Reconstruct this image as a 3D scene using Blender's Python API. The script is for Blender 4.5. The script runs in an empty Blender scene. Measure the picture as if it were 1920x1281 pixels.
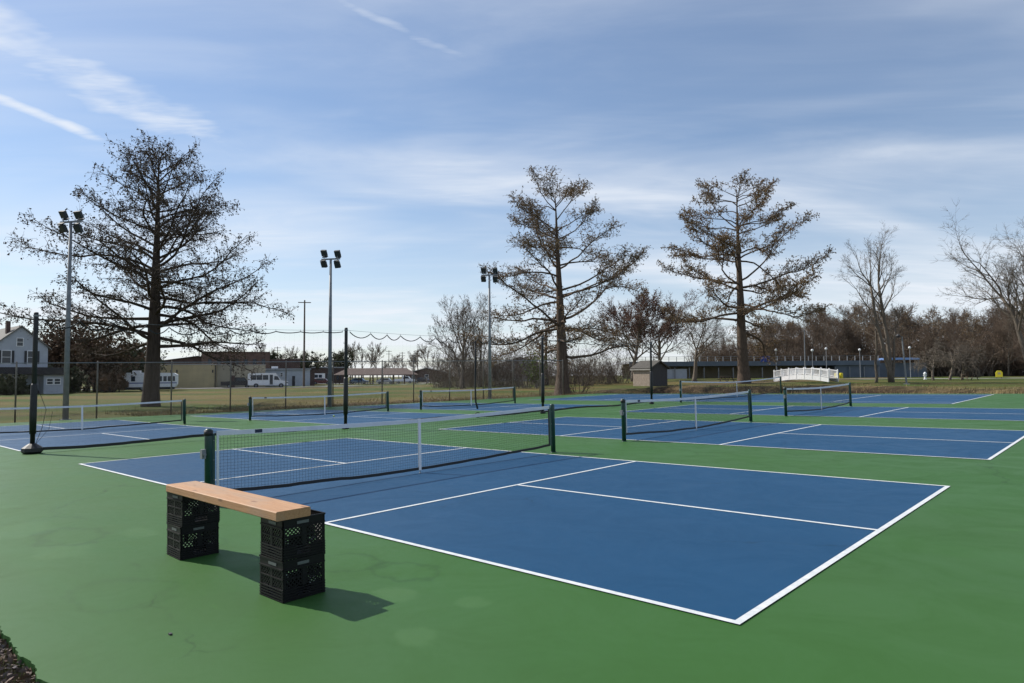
import bpy, math, random
import numpy as np
from mathutils import Matrix, Vector
R = math.radians
scene = bpy.context.scene
col = scene.collection

# ------------------------------------------------------------------ camera
F_PX, CAM_H, PITCH, ROLL = 1264.42, 1.581, 0.0509, -0.0060      # for a 1920 px wide frame
YAW, CX, CY, GA, GB = -0.7499, 8.512, -3.9125, 0.0130, 0.0116   # how the courts lie in the world
cd = bpy.data.cameras.new('camera'); cam = bpy.data.objects.new('camera', cd); col.objects.link(cam)
cd.sensor_width = 36.0; cd.lens = 36.0 * F_PX / 1920.0
cd.clip_start = 0.05; cd.clip_end = 6000
fw = Vector((0, math.cos(PITCH), math.sin(PITCH))); up0 = Vector((0, -math.sin(PITCH), math.cos(PITCH)))
rt = Vector((1, 0, 0)) * math.cos(ROLL) + up0 * math.sin(ROLL)
up = up0 * math.cos(ROLL) - Vector((1, 0, 0)) * math.sin(ROLL)
cam.matrix_world = Matrix(((rt.x, up.x, -fw.x, 0), (rt.y, up.y, -fw.y, 0), (rt.z, up.z, -fw.z, CAM_H), (0, 0, 0, 1)))
scene.camera = cam

# ------------------------------------------------------------------ sky, sun, exposure
SUN_EL = R(41.5)
SUN_TO = Vector((-1.0, 0.523, 0)).normalized() * math.cos(SUN_EL) + Vector((0, 0, math.sin(SUN_EL)))
world = bpy.data.worlds.new('World'); scene.world = world; world.use_nodes = True
wt = world.node_tree; wt.nodes.clear()
def wn(t, **k):
    n = wt.nodes.new(t)
    for a, v in k.items(): setattr(n, a, v)
    return n
def wl(a, b): wt.links.new(a, b)
def wmath(op, a, b=None, c=None, clamp=False):
    n = wn('ShaderNodeMath', operation=op, use_clamp=clamp)
    for i, v in enumerate((a, b, c)):
        if v is None: continue
        if isinstance(v, (int, float)): n.inputs[i].default_value = v
        else: wl(v, n.inputs[i])
    return n.outputs[0]
def wramp(v, lo, hi, smooth=True):
    n = wn('ShaderNodeMapRange', interpolation_type='SMOOTHSTEP' if smooth else 'LINEAR')
    wl(v, n.inputs[0]); n.inputs[1].default_value = lo; n.inputs[2].default_value = hi
    return n.outputs[0]
sky = wn('ShaderNodeTexSky', sky_type='NISHITA'); sky.sun_disc = False
sky.sun_elevation = SUN_EL; sky.sun_rotation = math.atan2(SUN_TO.x, SUN_TO.y)
sky.air_density = 1.0; sky.dust_density = 0.4; sky.ozone_density = 3.2
tc = wn('ShaderNodeTexCoord'); sx = wn('ShaderNodeSeparateXYZ'); wl(tc.outputs['Generated'], sx.inputs[0])
zz = wmath('ADD', wmath('MAXIMUM', sx.outputs[2], 0.0), 0.08)
u = wmath('DIVIDE', sx.outputs[0], zz); v = wmath('DIVIDE', sx.outputs[1], zz)
cuv = wn('ShaderNodeCombineXYZ'); wl(u, cuv.inputs[0]); wl(v, cuv.inputs[1])
def wnoise(scale, rot, stretch, detail=6, rough=0.6, dist=0.0, off=0.0):
    mp = wn('ShaderNodeMapping'); wl(cuv.outputs[0], mp.inputs[0])
    mp.inputs['Rotation'].default_value = (0, 0, rot); mp.inputs['Scale'].default_value = (stretch, 1, 1)
    mp.inputs['Location'].default_value = (off, off * 0.7, 0)
    n = wn('ShaderNodeTexNoise'); wl(mp.outputs[0], n.inputs[0])
    n.inputs['Scale'].default_value = scale; n.inputs['Detail'].default_value = detail
    n.inputs['Roughness'].default_value = rough; n.inputs['Distortion'].default_value = dist
    return n.outputs['Fac']
veil = wramp(wnoise(0.85, R(-62), 0.50, 4, 0.55, 0.6, 3.1), 0.34, 0.72)
wisp = wramp(wnoise(2.2, R(-62), 0.30, 6, 0.62, 0.7, 1.7), 0.40, 0.76)
wobn = wmath('SUBTRACT', wnoise(3.0, 0, 1, 3, 0.6, 0, 9.0), 0.5)
texn = wramp(wnoise(7.0, R(-66), 0.35, 4, 0.7, 0.3, 2.0), 0.25, 0.75)
def streak(p0, p1, w, soft):          # a worn contrail across the cloud sheet
    (x0, y0), (x1, y1) = p0, p1
    L = math.hypot(x1 - x0, y1 - y0); dx, dy = (x1 - x0) / L, (y1 - y0) / L
    al = wmath('ADD', wmath('MULTIPLY', wmath('SUBTRACT', u, x0), dx), wmath('MULTIPLY', wmath('SUBTRACT', v, y0), dy))
    ac = wmath('ADD', wmath('MULTIPLY', wmath('SUBTRACT', u, x0), -dy), wmath('MULTIPLY', wmath('SUBTRACT', v, y0), dx))
    wob = wmath('MULTIPLY', wobn, w * 2.2)
    g = wramp(wmath('ABSOLUTE', wmath('ADD', ac, wob)), w, 0.0)
    e = wmath('MULTIPLY', wramp(al, -soft, soft * 0.3), wramp(al, L + soft * 0.4, L - soft))
    t = texn
    return wmath('MULTIPLY', wmath('MULTIPLY', g, e), wmath('ADD', wmath('MULTIPLY', t, 0.65), 0.35))
s1 = streak((-1.62, 0.75), (-0.90, 2.42), 0.21, 0.40)
s2 = streak((-1.75, 0.90), (-1.345, 2.25), 0.07, 0.12)
s3 = streak((-0.75, 1.13), (-0.06, 1.82), 0.05, 0.2)
low = wmath('ADD', wmath('MULTIPLY', wramp(sx.outputs[2], 0.34, 0.0), 0.38), 0.15)          # thin cloud thickens towards the horizon
amt = wmath('ADD', wmath('MULTIPLY', veil, 0.36), wmath('MULTIPLY', wmath('MULTIPLY', wisp, wmath('ADD', veil, 0.35)), 0.26))
amt = wmath('ADD', amt, low)
amt = wmath('MAXIMUM', amt, wmath('MULTIPLY', s1, 0.82))
amt = wmath('MAXIMUM', amt, wmath('MULTIPLY', s2, 0.9))
amt = wmath('MAXIMUM', amt, wmath('MULTIPLY', s3, 0.52))
amt = wmath('MINIMUM', amt, 0.9)
mixc = wn('ShaderNodeMixRGB'); wl(amt, mixc.inputs[0])
hs = wn('ShaderNodeHueSaturation'); hs.inputs['Saturation'].default_value = 1.16; wl(sky.outputs[0], hs.inputs['Color']); wl(hs.outputs[0], mixc.inputs[1])
mixc.inputs[2].default_value = (7.2, 7.6, 8.2, 1)
bg = wn('ShaderNodeBackground'); bg.inputs[1].default_value = 0.108; wl(mixc.outputs[0], bg.inputs[0])
wo = wn('ShaderNodeOutputWorld'); wl(bg.outputs[0], wo.inputs[0])

sd = bpy.data.lights.new('sun', 'SUN'); sd.energy = 5.0; sd.angle = R(0.55); sd.color = (1.0, 0.95, 0.87)
sun = bpy.data.objects.new('sun', sd); col.objects.link(sun); sun.location = (-60, 30, 60)
sun.rotation_euler = (-SUN_TO).to_track_quat('-Z', 'Y').to_euler()
scene.view_settings.view_transform = 'Standard'; scene.view_settings.look = 'None'
scene.view_settings.exposure = 0.15; scene.view_settings.gamma = 1.0; scene.view_settings.use_curve_mapping = False
scene.cycles.max_bounces = 6; scene.cycles.transparent_max_bounces = 8

# ------------------------------------------------------------------ small tools
c_, s_ = math.cos(YAW), math.sin(YAW)
def c2w(x, y, z=0.0):
    dx, dy = x - CX, y - CY
    return Vector((dx * c_ - dy * s_, dx * s_ + dy * c_, z + GA * x + GB * y))
def w2c(X, Y):
    return X * c_ + Y * s_ + CX, -X * s_ + Y * c_ + CY
_ex = Vector((c_, s_, GA)).normalized(); _ey = Vector((-s_, c_, GB)); _ey = (_ey - _ex * _ey.dot(_ex)).normalized(); _ez = _ex.cross(_ey)
def court_matrix(x, y, z=0.0, rot=0.0, upright=False):
    if upright:
        m = Matrix.Rotation(YAW, 4, 'Z')
    else:
        m = Matrix(((_ex.x, _ey.x, _ez.x, 0), (_ex.y, _ey.y, _ez.y, 0), (_ex.z, _ey.z, _ez.z, 0), (0, 0, 0, 1)))
    return Matrix.Translation(c2w(x, y, z)) @ m @ Matrix.Rotation(rot, 4, 'Z')
def wp(px, py, Y):                    # the point at depth Y behind a spot of the photograph
    d = fw + rt * ((px - 960) / F_PX) + up * ((640.5 - py) / F_PX)
    return Vector((0, 0, CAM_H)) + d * (Y / d.y)
def smooth(a, b, x):
    t = np.clip((x - a) / (b - a), 0, 1); return t * t * (3 - 2 * t)
def left_edge(y):                     # western rim of the hard surface, in court metres
    return np.interp(y, [-4, 0, 15, 30, 42], [-28.3, -27.9, -25.6, -23.6, -22.6])
def ground_z(X, Y):
    X = np.asarray(X, float); Y = np.asarray(Y, float)
    qx = X * c_ + Y * s_ + CX; qy = -X * s_ + Y * c_ + CY
    pl = GA * np.clip(qx, -45, 30) + GB * np.clip(qy, -20, 60)
    le = left_edge(qy)
    dl, dr, df, dn = le - qx, qx - 16, qy - 39.4, -2.95 - qy
    d = np.maximum(np.maximum(dl, dr), np.maximum(df, dn))
    zf = 0.22 + 0.36 * np.clip(X / 30, -1, 1) + 0.3 * smooth(60, 140, Y) * smooth(0, 40, X)
    t = smooth(2, 26, d)
    z = pl * (1 - t) + zf * t
    z = z - 0.035 - 0.03 * smooth(-0.6, 0.0, d) * (1 - smooth(0.4, 3, d))
    far = np.exp(-((df - 4.6) / 1.5) ** 2) * smooth(-30, -20, qx)
    west = np.exp(-((dl - 4.2) / 1.3) ** 2) * smooth(9, 15, qy) * smooth(46, 40, qy)
    z = z - 0.75 * far - 0.50 * west + (0.12 + 0.26 * smooth(2, -6, qx)) * np.exp(-((df - 7.4) / 1.3) ** 2) * smooth(-30, -20, qx)
    z = z - 0.10 * (1 - smooth(-1.2, -0.2, d)) * 1.0
    n = 0.035 * np.sin(X * 0.9 + 1.3 * np.sin(Y * 0.31)) * np.sin(Y * 0.7 + X * 0.23) * smooth(0.5, 4, d)
    return z + n
def gz(X, Y): return float(ground_z(X, Y))
def spot(px, Y, dz=0.0):              # ground point at depth Y below a column of the photograph
    X = (px - 960) / F_PX * Y
    return Vector((X, Y, gz(X, Y) + dz))

class MB:
    def __init__(s): s.v = []; s.f = []; s.n = 0
    def add(s, V, Fc):
        V = np.asarray(V, float).reshape(-1, 3); o = s.n
        s.v.append(V); s.f.extend([tuple(i + o for i in f) for f in Fc]); s.n += len(V); return s
    def box(s, c, size, rz=0.0, m=None):
        x, y, z = [t / 2 for t in size]
        V = np.array([(-x, -y, -z), (x, -y, -z), (x, y, -z), (-x, y, -z), (-x, -y, z), (x, -y, z), (x, y, z), (-x, y, z)])
        if rz:
            ca, sa = math.cos(rz), math.sin(rz); V = V @ np.array([[ca, sa, 0], [-sa, ca, 0], [0, 0, 1]])
        if m is not None: V = V @ np.array(m.to_3x3()).T
        return s.add(V + np.array(c), [(0, 3, 2, 1), (4, 5, 6, 7), (0, 1, 5, 4), (1, 2, 6, 5), (2, 3, 7, 6), (3, 0, 4, 7)])
    def span(s, a, b):                # box between two corners
        return s.box([(p + q) / 2 for p, q in zip(a, b)], [abs(q - p) for p, q in zip(a, b)])
    def tube(s, pts, rad, n=8, cap=True, squash=None):
        P = np.asarray(pts, float); k = len(P)
        rad = np.full(k, rad) if np.isscalar(rad) else np.asarray(rad, float)
        T = np.gradient(P, axis=0); T /= np.linalg.norm(T, axis=1)[:, None] + 1e-12
        ref = np.array([0, 0, 1.0]) if abs(T[0][2]) < 0.9 else np.array([1.0, 0, 0])
        A = np.cross(T, ref); A /= np.linalg.norm(A, axis=1)[:, None] + 1e-12; B = np.cross(T, A)
        an = np.linspace(0, 2 * math.pi, n, endpoint=False)
        V = (P[:, None] + rad[:, None, None] * (np.cos(an)[None, :, None] * A[:, None] + np.sin(an)[None, :, None] * B[:, None])).reshape(-1, 3)
        Fc = [(i * n + j, i * n + (j + 1) % n, (i + 1) * n + (j + 1) % n, (i + 1) * n + j) for i in range(k - 1) for j in range(n)]
        if cap: Fc += [tuple(range(n))[::-1], tuple((k - 1) * n + j for j in range(n))]
        return s.add(V, Fc)
    def cyl(s, p0, p1, r0, r1=None, n=12): return s.tube([p0, p1], [r0, r0 if r1 is None else r1], n)
    def prism(s, poly, axis, lo, hi):  # polygon in the two other axes, extruded along axis
        n = len(poly); V = []
        for t in (lo, hi):
            for (a, b) in poly: V.append({0: (t, a, b), 1: (a, t, b), 2: (a, b, t)}[axis])
        Fc = [(i, (i + 1) % n, n + (i + 1) % n, n + i) for i in range(n)] + [tuple(range(n))[::-1], tuple(range(n, 2 * n))]
        return s.add(V, Fc)
    def quad(s, a, b, c, d): return s.add([a, b, c, d], [(0, 1, 2, 3)])
    def build(s, name, mat, parent=None, shade=False, kind=None):
        V = np.concatenate(s.v) if s.v else np.zeros((0, 3))
        me = bpy.data.meshes.new(name); me.from_pydata(V.tolist(), [], s.f); me.update()
        return link(name, me, mat, parent, shade, kind)
def link(name, me, mat, parent=None, shade=False, kind=None):
    if mat: me.materials.append(mat)
    if shade: me.polygons.foreach_set('use_smooth', np.ones(len(me.polygons), bool))
    o = bpy.data.objects.new(name, me); col.objects.link(o)
    if parent: o.parent = parent
    if kind: o['kind'] = kind
    return o
def raw_mesh(name, V, Fa):            # V (n,3), Fa (m,3|4) numpy
    me = bpy.data.meshes.new(name); k = Fa.shape[1]
    me.vertices.add(len(V)); me.vertices.foreach_set('co', V.astype(np.float32).ravel())
    me.loops.add(Fa.size); me.loops.foreach_set('vertex_index', Fa.astype(np.int32).ravel())
    me.polygons.add(len(Fa)); me.polygons.foreach_set('loop_start', np.arange(0, Fa.size, k, dtype=np.int32))
    me.update(calc_edges=True); me.validate(); return me
def segs_arrays(S, n=3):              # S rows: p0(3) p1(3) r0 r1 -> open prisms
    S = np.asarray(S, float); P0, P1, r0, r1 = S[:, :3], S[:, 3:6], S[:, 6], S[:, 7]
    T = P1 - P0; T /= np.linalg.norm(T, axis=1)[:, None] + 1e-9
    ref = np.where(np.abs(T[:, 2:3]) < 0.9, np.array([[0, 0, 1.0]]), np.array([[1.0, 0, 0]]))
    A = np.cross(T, ref); A /= np.linalg.norm(A, axis=1)[:, None] + 1e-9; B = np.cross(T, A)
    V = []
    for P, r in ((P0, r0), (P1, r1)):
        for j in range(n):
            a = 2 * math.pi * j / n; V.append(P + r[:, None] * (math.cos(a) * A + math.sin(a) * B))
    V = np.stack(V, 1).reshape(-1, 3); b = (np.arange(len(S)) * 2 * n)[:, None, None]
    Fq = np.array([[j, (j + 1) % n, n + (j + 1) % n, n + j] for j in range(n)])[None]
    return V, (b + Fq).reshape(-1, 4)
def segs_mesh(name, S, n=3):
    V, Fq = segs_arrays(S, n); return raw_mesh(name, V, Fq)
def leaf_mesh(name, C, size, rng, flat=0.0, aspect=0.5):
    C = np.asarray(C); k = len(C); d = rng.normal(size=(k, 3)); d[:, 2] *= (1 - flat); d /= np.linalg.norm(d, axis=1)[:, None]
    e = np.cross(d, rng.normal(size=(k, 3))); e /= np.linalg.norm(e, axis=1)[:, None]
    sz = size * rng.uniform(0.55, 1.3, k)[:, None]
    V = np.stack([C - d * sz, C + e * sz * aspect, C + d * sz, C - e * sz * aspect], 1).reshape(-1, 3)
    return raw_mesh(name, V, np.arange(4 * k).reshape(-1, 4))
def tag(o, label=None, cat=None, group=None, kind=None):
    if label: o['label'] = label
    if cat: o['category'] = cat
    if group: o['group'] = group
    if kind: o['kind'] = kind
    return o
def thing(name, label, cat, loc=(0, 0, 0), rz=0.0, group=None, matrix=None):
    o = bpy.data.objects.new(name, None); col.objects.link(o); o.empty_display_size = 0.3
    if matrix is not None: o.matrix_world = matrix
    else: o.location = loc; o.rotation_euler = (0, 0, rz)
    return tag(o, label, cat, group)
def copy_tree(o, parent=None):
    c = o.copy(); col.objects.link(c); c.parent = parent
    for ch in [x for x in bpy.data.objects if x.parent == o]: copy_tree(ch, c)
    return c

# ------------------------------------------------------------------ materials
def mat(name, base, rough=0.7, metal=0.0, spec=0.5, var=0.0, scale=4.0, stretch=(1, 1, 1), bump=0.0, bscale=None, alt=None, coords='Object', detail=5):
    m = bpy.data.materials.new(name); m.use_nodes = True; nt = m.node_tree; b = nt.nodes['Principled BSDF']
    b.inputs['Base Color'].default_value = (*base, 1); b.inputs['Roughness'].default_value = rough
    b.inputs['Metallic'].default_value = metal; b.inputs['Specular IOR Level'].default_value = spec
    if var or bump or alt:
        t = nt.nodes.new('ShaderNodeTexCoord'); mp = nt.nodes.new('ShaderNodeMapping'); nt.links.new(t.outputs[coords], mp.inputs[0])
        mp.inputs['Scale'].default_value = stretch
        n = nt.nodes.new('ShaderNodeTexNoise'); nt.links.new(mp.outputs[0], n.inputs[0])
        n.inputs['Scale'].default_value = scale; n.inputs['Detail'].default_value = detail; n.inputs['Roughness'].default_value = 0.6
        if var or alt:
            r = nt.nodes.new('ShaderNodeValToRGB'); nt.links.new(n.outputs['Fac'], r.inputs[0])
            r.color_ramp.elements[0].position = 0.30; r.color_ramp.elements[1].position = 0.70
            lo = alt if alt else tuple(c * (1 - var) for c in base); hi = base if alt else tuple(min(1, c * (1 + var)) for c in base)
            r.color_ramp.elements[0].color = (*lo, 1); r.color_ramp.elements[1].color = (*hi, 1)
            nt.links.new(r.outputs[0], b.inputs['Base Color'])
        if bump:
            n2 = n
            if bscale:
                n2 = nt.nodes.new('ShaderNodeTexNoise'); nt.links.new(mp.outputs[0], n2.inputs[0]); n2.inputs['Scale'].default_value = bscale; n2.inputs['Detail'].default_value = 4
            bp = nt.nodes.new('ShaderNodeBump'); bp.inputs['Strength'].default_value = bump; bp.inputs['Distance'].default_value = 0.02
            nt.links.new(n2.outputs['Fac'], bp.inputs['Height']); nt.links.new(bp.outputs[0], b.inputs['Normal'])
    return m

class NT:                             # tiny node builder for the larger materials
    def __init__(s, name):
        s.m = bpy.data.materials.new(name); s.m.use_nodes = True; s.t = s.m.node_tree; s.b = s.t.nodes['Principled BSDF']
        s.co = s.t.nodes.new('ShaderNodeTexCoord').outputs['Object']
    def n(s, t, **k):
        q = s.t.nodes.new(t)
        for a, v in k.items(): setattr(q, a, v)
        return q
    def l(s, a, b): s.t.links.new(a, b)
    def noise(s, scale, stretch=(1, 1, 1), detail=6, rough=0.6, off=0.0, dist=0.0, rot=0.0):
        mp = s.n('ShaderNodeMapping'); s.l(s.co, mp.inputs[0]); mp.inputs['Scale'].default_value = stretch
        mp.inputs['Location'].default_value = (off, off * 1.7, off * 0.3); mp.inputs['Rotation'].default_value = (0, 0, rot)
        q = s.n('ShaderNodeTexNoise'); s.l(mp.outputs[0], q.inputs[0]); q.inputs['Scale'].default_value = scale
        q.inputs['Detail'].default_value = detail; q.inputs['Roughness'].default_value = rough; q.inputs['Distortion'].default_value = dist
        return q.outputs['Fac']
    def step(s, v, lo, hi, a=0.0, b=1.0):
        q = s.n('ShaderNodeMapRange', interpolation_type='SMOOTHSTEP'); s.l(v, q.inputs[0])
        q.inputs[1].default_value = lo; q.inputs[2].default_value = hi; q.inputs[3].default_value = a; q.inputs[4].default_value = b
        return q.outputs[0]
    def mix(s, f, a, b, mode='MIX'):
        q = s.n('ShaderNodeMixRGB', blend_type=mode)
        for i, x in ((0, f), (1, a), (2, b)):
            if isinstance(x, (int, float)): q.inputs[i].default_value = x
            elif isinstance(x, tuple): q.inputs[i].default_value = (*x, 1)
            else: s.l(x, q.inputs[i])
        return q.outputs[0]
    def math(s, op, a, b=0.0, clamp=False):
        q = s.n('ShaderNodeMath', operation=op, use_clamp=clamp)
        for i, x in ((0, a), (1, b)):
            if isinstance(x, (int, float)): q.inputs[i].default_value = x
            else: s.l(x, q.inputs[i])
        return q.outputs[0]
    def bump(s, h, strength, dist=0.02):
        q = s.n('ShaderNodeBump'); q.inputs['Strength'].default_value = strength; q.inputs['Distance'].default_value = dist
        s.l(h, q.inputs['Height']); s.l(q.outputs[0], s.b.inputs['Normal'])

def acrylic(name, base, pale, patches, wear=1.0):
    t = NT(name); dk = lambda k: tuple(x * k for x in base); lt = lambda k: tuple(min(1, x * k) for x in base)
    big = t.noise(0.22, detail=4, off=2.0); mid = t.noise(1.3, detail=7, rough=0.68, off=7.0, dist=0.8); fine = t.noise(140, detail=3, off=1.0); grit = t.noise(420, detail=2, off=6.0)
    colr = t.mix(t.step(big, 0.3, 0.75, 0.0, 0.6), base, pale)
    colr = t.mix(t.step(mid, 0.35, 0.75, 0.0, 0.32 * wear), colr, dk(0.70))
    lap = t.noise(0.9, (0.08, 1.0, 1), 3, 0.5, 11.0)          # squeegee laps: long faint strips
    colr = t.mix(t.step(lap, 0.45, 0.62, 0.0, 0.18), colr, lt(1.25))
    wob = t.noise(2.6, detail=7, rough=0.7, off=4.0)
    sp = t.n('ShaderNodeSeparateXYZ'); t.l(t.co, sp.inputs[0])
    for (x, y, rx, ry, k) in patches:                          # filler repairs and dried puddle rings of their own shape
        dx = t.math('DIVIDE', t.math('SUBTRACT', sp.outputs[0], x), rx); dy = t.math('DIVIDE', t.math('SUBTRACT', sp.outputs[1], y), ry)
        r2 = t.math('SQRT', t.math('ADD', t.math('MULTIPLY', dx, dx), t.math('MULTIPLY', dy, dy)))
        r2 = t.math('ADD', r2, t.math('MULTIPLY', t.math('SUBTRACT', wob, 0.5), 2.1))
        if k > 0: colr = t.mix(t.math('MULTIPLY', t.step(r2, 1.0, 0.62, 0.0, k), t.step(mid, 0.25, 0.6, 0.35, 1.0)), colr, tuple(min(1, x * 1.4 + 0.012) for x in pale))
        else: colr = t.mix(t.math('MULTIPLY', t.step(r2, 0.72, 0.97), t.step(r2, 1.10, 0.99, 0.0, -k)), colr, dk(0.58))
    scuff = t.math('MULTIPLY', t.step(t.noise(5.0, (0.35, 3.0, 1), 5, 0.75, 15.0, 0.5, 0.7), 0.62, 0.72), t.step(t.noise(0.6, detail=3, off=19.0), 0.42, 0.62, 0.0, 0.8 * wear))
    colr = t.mix(scuff, colr, lt(1.45))
    scuff2 = t.step(t.noise(9.0, (2.6, 0.35, 1), 4, 0.7, 25.0, 0.6, 0.4), 0.70, 0.78, 0.0, 0.40 * wear)
    colr = t.mix(scuff2, colr, dk(0.55))
    vor = t.n('ShaderNodeTexVoronoi', feature='DISTANCE_TO_EDGE'); wv = t.n('ShaderNodeMixRGB', blend_type='ADD'); wv.inputs[0].default_value = 0.35
    nz = t.n('ShaderNodeTexNoise'); nz.inputs['Scale'].default_value = 3.0; nz.inputs['Detail'].default_value = 5; t.l(t.co, nz.inputs[0]); t.l(t.co, wv.inputs[1]); t.l(nz.outputs['Color'], wv.inputs[2])
    t.l(wv.outputs[0], vor.inputs['Vector']); vor.inputs['Scale'].default_value = 0.33
    crack = t.math('MULTIPLY', t.step(vor.outputs['Distance'], 0.0035, 0.0005), t.step(t.noise(0.35, detail=3, off=31.0), 0.48, 0.56, 0.0, 0.75 * wear))
    colr = t.mix(crack, colr, dk(0.35))
    speck = t.step(t.noise(30, detail=2, off=3.0), 0.68, 0.76, 0.0, 0.4); colr = t.mix(speck, colr, dk(0.55))
    colr = t.mix(t.step(t.noise(46, detail=2, off=43.0), 0.72, 0.78, 0.0, 0.45), colr, lt(1.7))
    colr = t.mix(t.step(grit, 0.35, 0.75, 0.0, 0.30), colr, dk(0.70))
    t.l(colr, t.b.inputs['Base Color'])
    t.l(t.step(mid, 0.3, 0.8, 0.48, 0.64), t.b.inputs['Roughness']); t.b.inputs['Specular IOR Level'].default_value = 0.15
    t.bump(t.math('ADD', t.math('ADD', fine, grit), t.math('MULTIPLY', mid, 0.6)), 0.35, 0.004)
    return t.m
GREEN_PATCH = [(4.62, -0.92, 0.22, 0.17, 0.34), (5.15, -0.72, 0.18, 0.14, 0.30), (5.35, -1.35, 0.18, 0.15, 0.34), (1.2, -2.1, 0.42, 0.30, 0.25), (-0.3, -2.2, 0.5, 0.4, 0.25), (0.9, -1.4, 0.35, 0.2, 0.25),
    (3.6, -0.7, 0.32, 0.25, -0.5), (4.2, -0.55, 0.3, 0.22, -0.5), (2.9, -0.9, 0.25, 0.2, -0.45), (0.5, -1.9, 0.5, 0.3, -0.5), (1.9, -1.15, 0.3, 0.2, -0.35), (3.0, -2.2, 0.45, 0.3, -0.3), (9.6, 5.0, 0.3, 0.5, 0.3), (7.9, 8.4, 0.4, 0.2, 0.3), (10.5, 15.9, 0.8, 0.3, 0.3)]
M_GREEN = acrylic('green acrylic', (0.037, 0.112, 0.023), (0.057, 0.124, 0.042), GREEN_PATCH)
M_BLUE = acrylic('blue acrylic', (0.0085, 0.058, 0.134), (0.014, 0.066, 0.142), [], 0.75)
M_LINE = mat('white line paint', (0.70, 0.71, 0.70), 0.55, alt=(0.50, 0.53, 0.54), scale=14, bump=0.2, bscale=160, detail=8)
M_CRATE = mat('black crate plastic', (0.005, 0.005, 0.006), 0.5, spec=0.25, var=0.3, scale=20)
M_CRATELABEL = mat('grey moulded label', (0.10, 0.11, 0.11), 0.5)
M_POST = mat('dark green enamel', (0.008, 0.045, 0.035), 0.4, var=0.15, scale=12)
M_BLACK = mat('black vinyl', (0.012, 0.012, 0.013), 0.55, var=0.3, scale=10)
M_NET = mat('black netting cord', (0.015, 0.016, 0.018), 0.8)
M_TAPE = mat('white net tape', (0.66, 0.68, 0.72), 0.75, var=0.08, scale=5)
M_STRAP = mat('white webbing', (0.76, 0.77, 0.78), 0.7)
M_TAG = mat('navy woven tag', (0.01, 0.02, 0.05), 0.6)
M_STEEL = mat('galvanised steel', (0.19, 0.20, 0.21), 0.6, metal=0.15, var=0.2, scale=6)
M_FPOST = mat('weathered fence steel', (0.16, 0.14, 0.12), 0.6, metal=0.3, var=0.3, scale=5)
M_WIRE = mat('fence wire', (0.25, 0.25, 0.25), 0.5, metal=0.6)
M_LAMP = mat('grey floodlight housing', (0.030, 0.036, 0.040), 0.7, var=0.1)
M_GLASS = mat('dark glass', (0.02, 0.025, 0.03), 0.08)
M_WHITE = mat('white paint', (0.72, 0.73, 0.74), 0.55, var=0.08, scale=3)
M_BRIDGE = mat('white vinyl', (0.80, 0.80, 0.80), 0.45, var=0.05, scale=3)

# ------------------------------------------------------------------ the hard surface and its paint
cm0 = court_matrix(0, 0)
rng = np.random.default_rng(5)
def slab():
    xs_ = np.concatenate([np.arange(-28.2, 2.0, 1.5), np.arange(2.0, 6.5, 0.02), np.arange(6.5, 16.1, 1.2)])
    jit = np.convolve(rng.uniform(-1, 1, len(xs_)), np.ones(7) / 7, 'same') * 0.035 + rng.uniform(-1, 1, len(xs_)) * 0.005
    near = [(float(x), -2.95 + float(j)) for x, j in zip(xs_, jit)]
    far = [(x, 39.4 + float(rng.uniform(-0.04, 0.04))) for x in np.arange(16, -22.6, -0.8)]
    west = [(float(left_edge(y)) + float(rng.uniform(-0.05, 0.05)), y) for y in np.arange(39.0, -2.5, -0.8)]
    poly = near + far + west
    m = MB(); n = len(poly)
    V = [(x, y, 0) for x, y in poly] + [(x + 0.01, y, -0.09) for x, y in poly]
    m.add(V, [tuple(range(n))] + [(i, i + n, (i + 1) % n + n, (i + 1) % n) for i in range(n)])
    o = m.build('court_surface', M_GREEN, kind='structure'); o.matrix_world = cm0
    return o
slab_o = slab()
LW = 0.051
def blue(x0, x1, y0, y1, lines, cx, cy):
    m = MB(); m.quad((x0, y0, 0.004), (x1, y0, 0.004), (x1, y1, 0.004), (x0, y1, 0.004))
    b = m.build('blue_court', M_BLUE, slab_o)
    for (nm, a0, a1, b0, b1) in lines:
        q = MB(); q.quad((a0, b0, 0.008), (a1, b0, 0.008), (a1, b1, 0.008), (a0, b1, 0.008)); q.build(nm, M_LINE, b)
    return b
def pickle_court(cx, cy):
    L, W, K = 6.706, 6.096, 2.134; h = LW
    x0, x1, y0, y1 = cx - L, cx + L, cy, cy + W; ym = cy + W / 2
    ln = [('sideline', x0, x1, y0, y0 + h), ('sideline', x0, x1, y1 - h, y1), ('baseline', x0, x0 + h, y0 + h, y1 - h), ('baseline', x1 - h, x1, y0 + h, y1 - h)]
    for sgn in (-1, 1):
        kx = cx + sgn * K
        a, b = (kx - h, kx) if sgn > 0 else (kx, kx + h)
        ln.append(('kitchen_line', a, b, y0 + h, y1 - h))
        if sgn > 0: ln.append(('centre_line', b, x1 - h, ym - h / 2, ym + h / 2))
        else: ln.append(('centre_line', x0 + h, a, ym - h / 2, ym + h / 2))
    blue(x0, x1, y0, y1, ln, cx, cy)
RIGHT = [(0.0, 0.0), (0.0, 9.19), (0.0, 18.60)]
LEFT = [(-17.83, -0.09), (-17.40, 8.95), (-17.0, 17.3)]
for q in RIGHT + LEFT: pickle_court(*q)
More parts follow.
